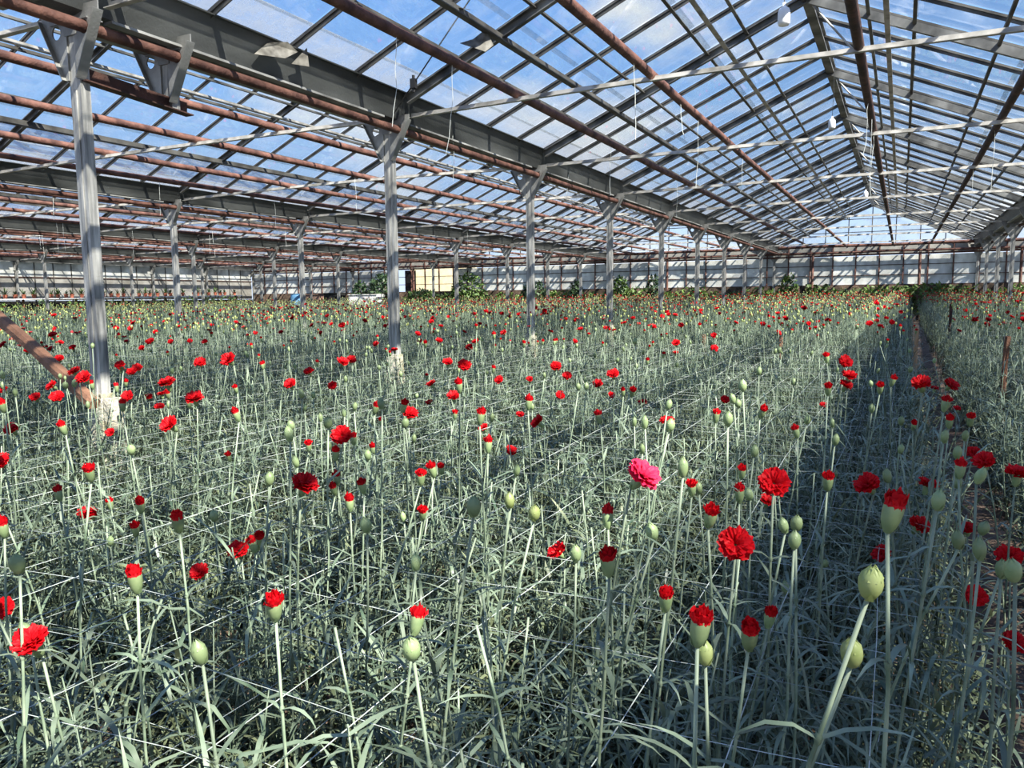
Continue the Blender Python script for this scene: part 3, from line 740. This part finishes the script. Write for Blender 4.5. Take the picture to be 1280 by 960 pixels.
HERO += zz(320, 440, [('h', 490, 437, 35), ('o', 275, 93, 45), ('o', 185, 150, 60), ('o', 390, 155, 45), ('o', 425, 45, 50), ('o', 468, 30, 45), ('h', 590, 280, 38), ('h', 630, 350, 25), ('b', 630, 250, 38), ('b', 490, 265, 30), ('h', 730, 270, 40), ('b', 745, 345, 36),
  ('o', 890, 155, 45), ('h', 1018, 172, 40), ('o', 990, 215, 60), ('o', 875, 247, 40), ('h', 993, 315, 28), ('h', 1118, 325, 48), ('o', 1150, 372, 50), ('o', 1045, 55, 60), ('b', 1180, 320, 30), ('o', 960, 45, 45), ('o', 1220, 130, 40), ('h', 1160, 468, 45), ('o', 1265, 480, 38),
  ('h', 893, 590, 45), ('h', 930, 585, 35), ('h', 825, 630, 48), ('h', 540, 672, 45), ('h', 410, 635, 40), ('h', 397, 683, 40), ('h', 470, 757, 50), ('h', 585, 487, 35), ('b', 560, 505, 38), ('h', 832, 803, 45), ('b', 740, 818, 35), ('b', 555, 850, 55), ('b', 65, 625, 45),
  ('h', 265, 470, 35), ('b', 170, 400, 50), ('b', 360, 340, 42), ('b', 180, 355, 34), ('h', 395, 510, 40), ('b', 205, 535, 42), ('b', 790, 425, 28), ('h', 30, 930, 50), ('h', 10, 960, 40)])
HERO += zz(640, 440, [('o', 510, 102, 55), ('o', 275, 110, 45), ('o', 90, 130, 38), ('o', 215, 62, 55), ('o', 435, 152, 45), ('o', 237, 207, 42), ('o', 490, 207, 30), ('h', 557, 200, 25), ('h', 598, 198, 32), ('o', 655, 250, 40), ('h', 80, 257, 40), ('o', 35, 308, 40), ('h', 442, 327, 38),
  ('b', 665, 343, 42), ('b', 612, 342, 30), ('b', 777, 255, 35), ('b', 1155, 160, 38), ('o', 1055, 225, 50), ('b', 1080, 322, 50), ('h', 1018, 323, 38), ('h', 1240, 297, 40), ('b', 1110, 225, 34), ('b', 1135, 248, 32), ('b', 652, 472, 35), ('b', 20, 580, 42), ('h', 1148, 600, 42), ('h', 900, 680, 50),
  ('b', 935, 670, 42), ('h', 1138, 710, 55), ('b', 1192, 700, 42), ('b', 1210, 487, 38), ('o', 1265, 735, 40)])
HERO += zz(960, 440, [('b', 600, 610, 45), ('o', 1025, 490, 60), ('b', 1045, 600, 60), ('h', 955, 590, 55), ('b', 950, 645, 40), ('h', 297, 650, 55), ('b', 335, 430, 38), ('b', 195, 330, 32), ('o', 275, 260, 42), ('h', 150, 400, 38), ('o', 400, 115, 60), ('o', 375, 160, 60), ('o', 375, 35, 60), ('h', 300, 185, 38),
  ('h', 295, 30, 30), ('h', 560, 180, 35), ('h', 615, 145, 32), ('o', 775, 145, 90), ('o', 890, 150, 65), ('h', 880, 262, 45), ('o', 945, 278, 38), ('o', 830, 180, 40), ('h', 1010, 340, 40), ('h', 905, 350, 40), ('b', 985, 405, 38), ('b', 945, 490, 45), ('b', 880, 410, 45), ('b', 520, 275, 30), ('h', 725, 365, 32),
  ('b', 665, 335, 32), ('b', 340, 600, 26), ('o', 1000, 870, 50), ('b', 1070, 865, 50), ('b', 285, 1045, 32), ('b', 90, 1170, 45), ('b', 1165, 1065, 60)])

taken = []
KW = {'o': 'open red carnation', 'h': 'red-tipped opening carnation bud', 'b': 'closed green carnation bud'}
GRP = {'o': 'open red carnations of the beds', 'h': 'opening carnation buds of the beds', 'b': 'closed carnation buds of the beds'}
TODO = []
counts = {'o': 0, 'h': 0, 'b': 0}
def zlim(P):
    gy = g(P.y); return H-.66+gy, H-.17+gy
for idx, (k, px, py, w, lab) in enumerate(HERO):
    d = F*DIA[k]/w
    P = at_depth(px, py, d)
    lo_, hi_ = zlim(P)
    if P.z < lo_:
        for _ in range(30):
            d *= .97; P = at_depth(px, py, d)
            if P.z >= zlim(P)[0]: break
    elif P.z > hi_:
        for _ in range(60):
            d *= 1.03; P = at_depth(px, py, d)
            if P.z <= zlim(P)[1]: break
    size = w*d/F/DIA[k]
    size = min(max(size, .8), 1.45)
    lean = (rng.normal(-.04, .06), rng.normal(0, .06))
    tilt = None
    if idx == 0: tilt = (.75, -.15, .85)
    # the listed pixel is the middle of the head, the stem ends below it
    P = P - Vector((0, 0, .03 if k == 'o' else .016))*size
    if lab is None: l2, gr = None, GRP[k]
    else: l2, gr = lab, 'carnations standing closest'
    vv = None
    if 'yellow' in (lab or ''): vv = 3
    plant(k, P, lean, l2, gr, size, tilt, v=vv, pinkf=(idx == 0)); counts[k] += 1; taken.append((P.x, P.y))

# ------------------------------------------------------------------ the rest of the field
def in_view(x, y, margin=40):
    v = Vector((x, y, .9+g(y)))-CAM; dd = v.dot(fw)
    if dd < .15: return False
    px = 640+F*v.dot(cr)/dd; return -margin < px < 1280+margin
def field_points(n_per_m2, rmax, rmin=.35, x0=-29., x1=6.5, y1=28.4, path=True, margin=320):
    """random spots of the beds inside a wide wedge round the view"""
    area_pts = []
    n = int((x1-x0)*(y1-.2)*n_per_m2)
    X = rng.uniform(x0, x1, n); Y = rng.uniform(.2, y1, n)
    v = np.stack([X, Y, np.full(n, -.4)], 1); dd = v@np.array(fw); ok = dd > .12
    px = 640+F*(v@np.array(cr))/np.maximum(dd, .01)
    mg = margin+250/np.maximum(dd, .2)
    rr = np.hypot(X, Y)
    ok &= (px > -mg) & (px < 1280+mg) & (rr > rmin) & (rr < rmax) & ~((X > .17) & (X < .52))
    return X[ok], Y[ok]

# more individual heads up to the limit, nearest first
tk = np.array(taken)
for k, dens, lim, ymin in (('o', 2.1, 300, 5.2), ('h', 3.2, 300, 4.0), ('b', 5.0, 300, 2.4)):
    X, Y = field_points(dens, 14, rmin=ymin, margin=10)
    o_ = np.argsort(np.hypot(X, Y)); left = lim-counts[k]-(2 if k == 'o' else 0)
    # blooms gather beyond the nearest columns
    for i in o_[:left]:
        x, y = X[i], Y[i]
        if any(abs(x-gx(j)) < .22 and abs((y-Y0+1.5) % D-1.5) < .22 for j in (-1, 0, 1)): continue
        z = H-.38+g(y)+rng.normal(-.03, .07)
        plant(k, (x, y, z), (rng.normal(0, .05), rng.normal(0, .05)), None, GRP[k], rng.uniform(.85, 1.1))
    counts[k+'_r'] = np.hypot(X[o_[:left]], Y[o_[:left]]).max() if left > 0 else 5

def nth(i): return 'closest' if i == 0 else ORDW[min(i, 68)]
ANCH = [(789, 587, 'the pink bloom'), (967, 593, 'the large bloom above three clumped buds'), (920, 666, 'the large flat bloom with dark folds'), (1110, 642, 'the big half-open carnation'), (1087, 720, 'the biggest fat bud'),
 (1270, 591, 'the red carnation leaning over the path'), (375, 601, 'the large round red carnation'), (429, 536, 'the heart-shaped red carnation'), (221, 525, 'the flat wide red carnation'), (50, 792, 'the largest ragged carnation'),
 (301, 684, 'the two touching deep red heads'), (344, 758, 'the lone red-crowned bud'), (706, 684, 'the bloom beside a round bud'), (592, 630, 'the pink-flushed pale bud'), (510, 514, 'the bloom over pale cups'), (835, 526, 'the bloom behind a pale bud'),
 (680, 523, 'the dark-stemmed red carnation'), (872, 786, 'the big opening carnation'), (125, 505, 'the nearest column foot'), (497, 465, 'the second column foot'), (664, 425, 'the third column foot'), (763, 400, 'the fourth column foot'),
 (976, 425, 'the short brown stake'), (880, 420, 'the stake near the shadow stripe'), (1259, 450, 'the thick stake beyond the path'), (1189, 400, 'the thin dark stake'), (1146, 415, 'the pale-topped stake'), (50, 430, 'the leaning brown pole'),
 (219, 390, 'the first column one span behind'), (378, 385, 'the second column one span behind')]
def name_the_rest():
    cells = {}
    for t, kind, P in TODO:
        v = P-CAM; dd = v.dot(fw); px, py = 640+F*v.dot(cr)/dd, 480-F*v.dot(cu)/dd
        q = min(ANCH, key=lambda a: (a[0]-px)**2+(2*(a[1]-py))**2); dx, dy = px-q[0], py-q[1]
        side = ('right of' if dx > 0 else 'left of') if abs(dx) > abs(dy)*1.2 else ('below' if dy > 0 else 'above')
        cells.setdefault((kind, side, q[2]), []).append((dx*dx+dy*dy, t))
    for (kind, side, an), lst in cells.items():
        for i, (_, t) in enumerate(sorted(lst, key=lambda z: z[0])): t['label'] = '%s, the %s one %s %s' % (KW[kind], nth(i), side, an)
name_the_rest()

# leafy shoots
def shoot_clump(nsh, hmin, hmax, spread, m='leaf', lw=.0034, npair=6, seg=3):
    mb = MB()
    for s_ in range(nsh):
        a = rng.uniform(0, 6.28); h = rng.uniform(hmin, hmax); ln = rng.uniform(0, spread)
        b0 = Vector((rng.normal(0, .02), rng.normal(0, .02), 0)); n = 4; path = []
        for i in range(n+1):
            u = i/n; path.append(b0+Vector((math.cos(a)*ln*h*u**1.4, math.sin(a)*ln*h*u**1.4, h*u)))
        mb.tube(path, .0022, 4, 0, [1.1-.5*i/n for i in range(n+1)])
        az = rng.uniform(0, 6.28)
        for i in range(npair):
            u = .15+.85*(i+rng.uniform(-.2, .2))/(npair-1)*.98; u = min(max(u, .05), 1); p = pt(path, u); az += math.pi/2+rng.normal(0, .3)
            for q in (0, math.pi):
                leaf(mb, p, az+q+rng.normal(0, .2), rng.uniform(.45, 1.3), rng.uniform(.07, .13), lw, rng.uniform(.3, 2.4), 0, seg)
    return mb.mesh('leafy_shoots', M[m], True)
LOW = [shoot_clump(5, .16, .36, .85, 'leaf_low', .0046, 6) for _ in range(5)]
MID = [shoot_clump(3, .36, .62, .32, 'leaf', .0042, 8) for _ in range(6)]
FARC = [shoot_clump(3, .50, .72, .16, 'leaf', .0045, 5, 2) for _ in range(5)]
def rot3(n, t): return np.stack([rng.normal(0, t, n), rng.normal(0, t, n), rng.uniform(0, 6.28, n)], 1)
def zs_(Y): return .013*np.maximum(Y, 0)-.01
def sc3(n, a, b, zz_=1.): s_ = rng.uniform(a, b, n); return np.stack([s_, s_, s_*zz_], 1)

X, Y = field_points(46, 9.5, rmin=.42)
scatter('low_foliage', LOW, np.stack([X, Y, zs_(Y)], 1), rot3(len(X), .15), sc3(len(X), .8, 1.3), 'grassy grey-green lower leaves crowding the near bed', 'foliage')
X, Y = field_points(46, 9.5, rmin=.55)
scatter('shoot_foliage', MID, np.stack([X, Y, zs_(Y)], 1), rot3(len(X), .14), sc3(len(X), .8, 1.2), 'grey-green leafy carnation shoots filling the near bed', 'foliage')
X, Y = field_points(34, 99, rmin=9.2)
scatter('far_foliage', FARC, np.stack([X, Y, zs_(Y)], 1), rot3(len(X), .1), sc3(len(X), .9, 1.2), 'grey-green carnation stems and leaves in the far beds', 'foliage')
# bare upright stems of the near bed
BARE = []
for st, lm in STEMS[:8]:
    mb = MB()
    for me, mi in ((st, 0), (lm, 1)): mb.add([v.co[:] for v in me.vertices], [tuple(p.vertices) for p in me.polygons], mi)
    BARE.append(mb.mesh('upright_stem', [M['stem'], M['leaf']], True))
X, Y = field_points(20, 9.5, rmin=.8)
scatter('stem_foliage', BARE, np.stack([X, Y, zs_(Y)], 1), rot3(len(X), .11), np.stack([np.ones(len(X)), np.ones(len(X)), rng.uniform(.5, .80, len(X))], 1), 'upright pale carnation stems without heads in the near bed', 'foliage')

# far heads
def far_head(kind, m):
    mb = MB(); mb.tube([(0, 0, 0), (.01, 0, .45), (0, 0, .9)], .003, 3, 0)
    for i in range(4):
        az = rng.uniform(0, 6.28); z = .2+.17*i
        for q in (0, math.pi): leaf(mb, (0, 0, z), az+q, 1.0, .10, .004, 1.2, 0, 2)
    if kind == 'o':
        mb.lathe([(.004, .895), (.011, .915), (.012, .925)], 5, 0)
        for ring, (n, el, L_, w) in enumerate(((5, .2, .030, .017), (5, .7, .028, .014), (3, 1.2, .02, .011))):
            a0 = rng.uniform(0, 6)
            for k in range(n):
                sub = MB(); petal(sub, a0+k*2*math.pi/n, el, .002, L_, w, .003, nu=2, nv=1, z0=.925); mb.add(sub.v, sub.f, 1)
    elif kind == 'h':
        mb.lathe([(.004, .89), (.010, .905), (.011, .92)], 6, 1 if m == 'budfar' else 0); mb.lathe([(.0115, .92), (.013, .93), (.007, .938), (.001, .94)], 6, 1)
    else:
        mb.lathe([(.003, .89), (.010, .903), (.011, .912), (.006, .922), (.001, .926)], 6, 1)
    return mb.mesh('far_carnation', [M['stem'], M[m]], False)
FO = [far_head('o', 'red') for _ in range(3)]; FH = [far_head('h', 'red') for _ in range(2)]; FB = [far_head('b', 'budfar') for _ in range(2)]; FD = [far_head('h', 'darkred')]+[far_head('o', 'darkred')]
def hts(n): s_ = rng.normal(1., .07, n); return np.stack([np.full(n, 1.), np.full(n, 1.), np.clip(s_, .8, 1.18)], 1)
for kname, protos, dens, r0_, xr, lab, cat in (
    ('far_carnations', FO, 3.6, counts['o_r'], (-12, 6.5), 'open red carnations too distant to pick apart across the far beds', 'carnations'),
    ('far_opening_buds', FH, 5.5, counts['h_r'], (-13, 6.5), 'small red-tipped opening buds across the far beds', 'carnations'),
    ('far_green_buds', FB, 14., counts['b_r'], (-29, 6.5), 'pale green and yellowish buds topping the far beds', 'carnations'),
    ('spent_carnations', FD, 1.6, 7.5, (-29, -3), 'dark red withered carnations in the beds beyond the columns', 'carnations'),
    ('sparse_far_carnations', FO, .35, 10., (-29, -12), 'scattered red blooms in the yellowish beds toward the side wall', 'carnations')):
    X, Y = field_points(dens, 99, rmin=float(r0_), x0=xr[0], x1=xr[1])
    scatter(kname, protos, np.stack([X, Y, zs_(Y)], 1), rot3(len(X), .06), hts(len(X)), lab, cat)

# ------------------------------------------------------------------ support nets
def net(z, x0, x1, y0, y1, label, step=.17):
    mb = MB(); r_ = .00078
    xs = np.arange(x0, x1, step); ys = np.arange(y0, y1, step*1.15)
    for x in xs:
        mb.tube([(x+rng.normal(0, .006), y, z+g(y)+.012*math.sin(y*1.7+x*9)) for y in np.linspace(y0, y1, 18)], r_*1.15, 3)
    for y in ys:
        mb.tube([(x, y+.02*math.sin(x*3+y*5)+rng.normal(0, .004), z+g(y)-.006+.012*math.sin(x*4+y*7)) for x in np.linspace(x0, x1, 14)], r_*.8, 3)
    o = put('support_net', mb.mesh('support_net', M['net'])); tag(o, label, 'net', kind='stuff')
net(.60, -4.1, .06, .5, 9.0, 'upper white twine support net stretched through the near bed')
net(.40, -3.6, .06, .5, 6.0, 'lower white twine support net stretched through the near bed', .2)
net(.58, .72, 3.2, 2.0, 13.0, 'white twine support net in the bed beyond the path', .18)
net(.62, -10.4, -4.4, 3.2, 11.0, 'white twine support net behind the first row of columns', .24)

# ------------------------------------------------------------------ stakes, pole
def stake(px, top, bot_y, y, r_, m, lab):
    T = at_y(px, top, y); gz = g(y)
    mb = MB(); n = 7
    mb.tube([(0, 0, -.05), (rng.normal(0, .006), 0, (T.z-gz)*.5), (0, 0, T.z-gz-.004), (0, 0, T.z-gz)], r_, n, 0, [1.05, 1, .97, .7])
    tag(put('stake', mb.mesh('stake', M[m]), None, (T.x, y, gz)), lab, 'stake')
stake(1259, 420, 0, 6.6, .026, 'wood', 'thick brown stake tied with white string in the bed beyond the path')
stake(1189, 380, 0, 12., .022, 'rust_dark', 'thin dark stake at the edge of the bed beyond the path')
stake(1146, 411, 0, 8.2, .022, 'wood_light', 'pale-topped wooden stake at the path edge of the near bed')
stake(976, 420, 0, 8.6, .022, 'wood', 'short brown stake among blooms in the middle of the bed')
stake(880, 418, 0, 9.6, .026, 'wood', 'brown stake left of the middle, near the shadow stripe')
A_ = at_y(118, 505, Y0-.12); B_ = at_y(-30, 372, Y0+.05)
mb = MB(); mb.sweep([(0, 0, 0), (B_-A_)*.45+Vector((0, 0, .015)), B_-A_], [(-.028, -.03), (.028, -.03), (.032, .01), (.02, .032), (-.02, .032), (-.032, .01)])
tag(put('leaning_pole', mb.mesh('leaning_pole', M['wood']), None, A_), 'brown weathered pole leaning against the foot of the nearest column', 'pole')

# ------------------------------------------------------------------ hanging bits under the roof
def string(x, y, z1, z0, lab, m='string', r_=.0022, gr='strings hanging from the roof'):
    mb = MB(); n = 6; dx = rng.normal(0, .03)
    mb.tube([(dx*u*u+rng.normal(0, .005), rng.normal(0, .005), -(z1-z0)*u) for u in np.linspace(0, 1, n)], r_, 4)
    tag(put('hanging_string', mb.mesh('hanging_string', M[m]), None, (x, y, z1)), lab, 'string', gr)
SX = [(-2.97, 4.3), (-2.97, 5.0), (-1.8, 5.6), (-1.8, 6.9), (-1.8, 7.6), (-1.8, 9.9), (-.33, 8.4), (-.33, 9.2), (-.33, 7.7), (.8, 9.6), (-4.1, 6.9), (-4.1, 9.9), (.8, 12.4), (-2.97, 8.4), (-2.97, 11.3)]
for i, (x, y) in enumerate(sorted(SX, key=lambda q: q[1])):
    string(x, y, ZTIE+.09, ZTIE-rng.uniform(.25, .7), '%s thin pale string hanging from a pipe over the near bed' % ORDW[i])
BK = []
for i in range(16):
    s = int(rng.integers(-3, 0)); x = gx(s)+W/2+[-1.96, -.79, .68, 1.82][int(rng.integers(0, 4))]; y = float(rng.uniform(max(6.5, -x*.62), 17))
    BK.append((x, y))
for i, (x, y) in enumerate(sorted(BK, key=lambda q: q[1])):
    string(x, y, ZTIE+.09, ZTIE-rng.uniform(.3, .6), '%s thin pale string hanging behind the near columns' % ORDW[i], gr='strings hanging behind the columns')
def lampish(px, py, zrel, s_, lab):
    P = at_z(px, py, H+zrel); t = empty('hanging_bottle', P); tag(t, lab, 'bottle')
    mb = MB(); mb.lathe([(0, -.07), (.035, -.07), (.043, -.055), (.043, .02), (.034, .045), (.012, .06), (.012, .085), (0, .085)], 14); put('bottle_body', mb.mesh('bottle_body', M['white'], True), t, scl=s_)
    mb = MB(); top = ZRIDGE-.1-P.z
    mb.tube([(0, 0, .08*s_), (.01, 0, max(top*.5, .2)), (0, 0, max(min(top, 1.2), .25))], .003, 5); put('cord', mb.mesh('cord', M['cable']), t)
lampish(980, 19, 2.0, 1.0, 'white plastic bottle hanging high under the roof by a cord')
lampish(1040, 154, 2.2, 1.0, 'small white bottle hanging below the ridge, second from the front')
lampish(1082, 243, 2.2, 1.2, 'distant white bottle hanging below the ridge, close to the gable')
# black cable with a connector at the second column
P1 = Vector((gx(0)+.12, Y0+D-.12, ZT+.1)); P2 = at_x(607, -30, -3.08)
t = empty('black_cable', P1); tag(t, 'taut black cable with a clamp rising from the second column to the roof', 'cable')
mb = MB(); mb.tube([(0, 0, 0), (P2-P1)*.5, P2-P1], .006, 6); put('cable_line', mb.mesh('cable_line', M['cable']), t)
c_ = (P2-P1)*.25; mb = MB(); mb.box((c_.x-.025, c_.y-.02, c_.z-.04), (c_.x+.025, c_.y+.02, c_.z+.04)); mb.tube([c_+Vector((0, 0, -.07)), c_+Vector((0, 0, .07))], .014, 6); put('clamp', mb.mesh('clamp', M['cable']), t)
# broken glass caught in the roof
def shard(px, py, x, pts, lab, rot):
    P = at_x(px, py, x); n = len(pts); mb = MB()
    vs = [(a, b, 0.02*math.sin(a*17)) for a, b in pts]+[(a, b, .005+.02*math.sin(a*17)) for a, b in pts]
    mb.add(vs, [tuple(range(n-1, -1, -1)), tuple(range(n, 2*n))]+[(i, (i+1) % n, n+(i+1) % n, n+i) for i in range(n)])
    tag(put('glass_shard', mb.mesh('glass_shard', M['shard']), None, P, rot, .8), lab, 'glass shard', 'broken glass caught in the roof')
shard(345, 62, -4.0, [(-.22, -.05), (-.05, .07), (.12, .06), (.2, -.02), (.05, -.09)], 'crumpled dirty glass scrap lying on the gutter edge past the first column', (R(75), R(-10), R(65)))
shard(374, 72, -4.0, [(-.07, -.06), (.08, -.08), (.07, .09)], 'small triangular dirty shard standing on the gutter edge', (R(85), 0, R(55)))
shard(596, 52, -3.1, [(-.16, -.08), (.1, -.10), (.17, .02), (.06, .16), (-.04, .02)], 'grey curled glass shard hanging under a roof bar beside the near rafter', (R(70), R(15), R(40)))
shard(567, 8, -3.1, [(-.12, -.04), (.1, -.03), (.15, .05), (-.06, .06)], 'flat glass shard high above the hanging curled shard', (R(30), R(20), R(30)))

# ------------------------------------------------------------------ plants and clutter by the end wall
def bush(x, y, w_, h, m, lab, n=260, name='shrub', cat='shrub', gr=None, depth=.5, z0=None, boxy=False):
    gz = g(y) if z0 is None else z0; t = empty(name, (x, y, gz)); tag(t, lab, cat, gr)
    mb = MB(); mb.tube([(0, 0, -.03), (.02, 0, h*.4), (0, .02, h*.75)], .014, 5); mb.tube([(0, 0, h*.3), (w_*.25, 0, h*.7)], .009, 5); mb.tube([(0, 0, h*.3), (-w_*.25, .03, h*.65)], .009, 5)
    put('trunk', mb.mesh('trunk', M['wood']), t)
    mb = MB()
    for i in range(n):
        v = Vector(rng.normal(0, 1, 3)); v.normalize(); rr = rng.uniform(.45, 1)**.5
        p = Vector((v.x*w_*.5*rr, v.y*depth*.5*rr, h*.56+v.z*h*.46*rr)); 
        if boxy: p = Vector((rng.uniform(-.5, .5)*w_, rng.uniform(-.5, .5)*depth, h*rng.uniform(.15, 1-.18*rng.random())))
        s_ = rng.uniform(.05, .12)
        a = Vector(rng.normal(0, 1, 3)).normalized(); b = a.cross(v+Vector((.1, .2, .3))).normalized()
        mb.add([p-a*s_, p+b*s_*.45, p+a*s_, p-b*s_*.45], [(0, 1, 2, 3)])
    tag(put('foliage', mb.mesh('foliage', M[m]), t), kind='stuff')
i = 0
x = -19.
while x < 7.5:
    w_ = rng.uniform(.7, 1.3); h = rng.uniform(1.05, 1.35)
    bush(x, YE-.75+rng.uniform(-.08, .08), w_*.98, h, 'shrub', '%s bushy green plant along the end wall hedge, counted from the barrel' % ORDW[i], 480, 'hedge_plant', 'hedge plant', 'green hedge plants along the end wall', boxy=True)
    x += w_*1.02; i += 1
for k, y in enumerate(np.arange(14.5, 28.5, 1.3)):
    bush(gx(-4)+.95, y, .9, 1.05+.02*k, 'shrubd' if k % 2 else 'shrub', '%s leafy green plant below the pot shelf by the side wall' % ORDW[k], 150, 'hedge_plant', 'hedge plant', 'green plants along the side wall', depth=1.4)
def px_at(px, y): return at_y(px, 360, y).x
bush(px_at(478, 28.2), 28.2, 1.5, 2.05, 'shrubd', 'dark dense shrub rising before the end wall near the second column', 1500, depth=1.)
bush(px_at(450, 28.2), 28.2, .8, 1.75, 'shrubd', 'smaller dark shrub beside the dense one at the end wall', 800, depth=.8)
bush(px_at(585, 28.1), 28.1, 1.7, 1.95, 'shrub', 'loose mid-green shrub behind the third row column at the end wall', 800, depth=.8)
bush(px_at(528, 28.1), 28.1, 1.9, 1.35, 'shrub', 'low sunlit green hedge clump before the yellow wall', 900, depth=.8)
bush(px_at(668, 28.1), 28.1, 1.3, 1.6, 'shrubd', 'dark pot shrub behind the third near column', 600, depth=.6)
for n_, (px, h, lab) in enumerate(((775, 1.75, 'small round-headed shrub before the whitewashed panels, nearest the fourth column'), (818, 1.7, 'small yellowish shrub before the whitewashed panels near the fifth column'),
                       (985, 1.65, 'dark shrub before the panels at the end wall, by the standpipe'), (720, 1.6, 'dark bushy plant before the panels between third and fourth columns'))):
    bush(px_at(px, 28.3), 28.3, .7, h, 'shrubd' if n_ % 2 else 'shrub', lab, 360, depth=.4)
# blue barrel, boxes
def barrel():
    x = px_at(371, 27.); t = empty('blue_barrel', (x, 27., g(27))); tag(t, 'light blue plastic barrel at the far edge of the beds', 'barrel')
    mb = MB(); mb.lathe([(0, 0), (.27, 0), (.29, .05), (.31, .3), (.315, .33), (.31, .36), (.315, .75), (.32, .78), (.315, .81), (.29, 1.1), (.27, 1.18), (0, 1.18)], 20); put('drum', mb.mesh('drum', M['blue'], True), t)
    mb = MB(); mb.lathe([(.275, 1.17), (.285, 1.17), (.285, 1.21), (.26, 1.21)], 20); put('rim', mb.mesh('rim', M['blue']), t)
barrel()
def crate(px, y, w_, h, m, lab, name):
    x = px_at(px, y); t = empty(name, (x, y, g(y))); tag(t, lab, 'crate' if 'crate' in name else 'block')
    mb = MB(); mb.box((-w_/2, -.3, 0), (w_/2, .3, h*.5-.01)); put('lower_box', mb.mesh('lower_box', m), t)
    mb = MB(); mb.box((-w_/2, -.3, h*.5), (w_/2, .3, h)); put('upper_box', mb.mesh('upper_box', m), t)
    mb = MB(); mb.box((-w_/2-.03, -.33, h), (w_/2+.03, .33, h+.03)); put('lid', mb.mesh('lid', m), t)
crate(396, 27.9, .8, 1.15, M['box'], 'brown wooden crate beside the blue barrel', 'wooden_crate')
crate(418, 27.8, .75, 1.2, M['dark'], 'black crate between the brown crate and the white block', 'black_crate')
crate(458, 27.6, 1.5, 1.12, M['block'], 'white block stack before the dark shrubs at the end wall', 'white_block')
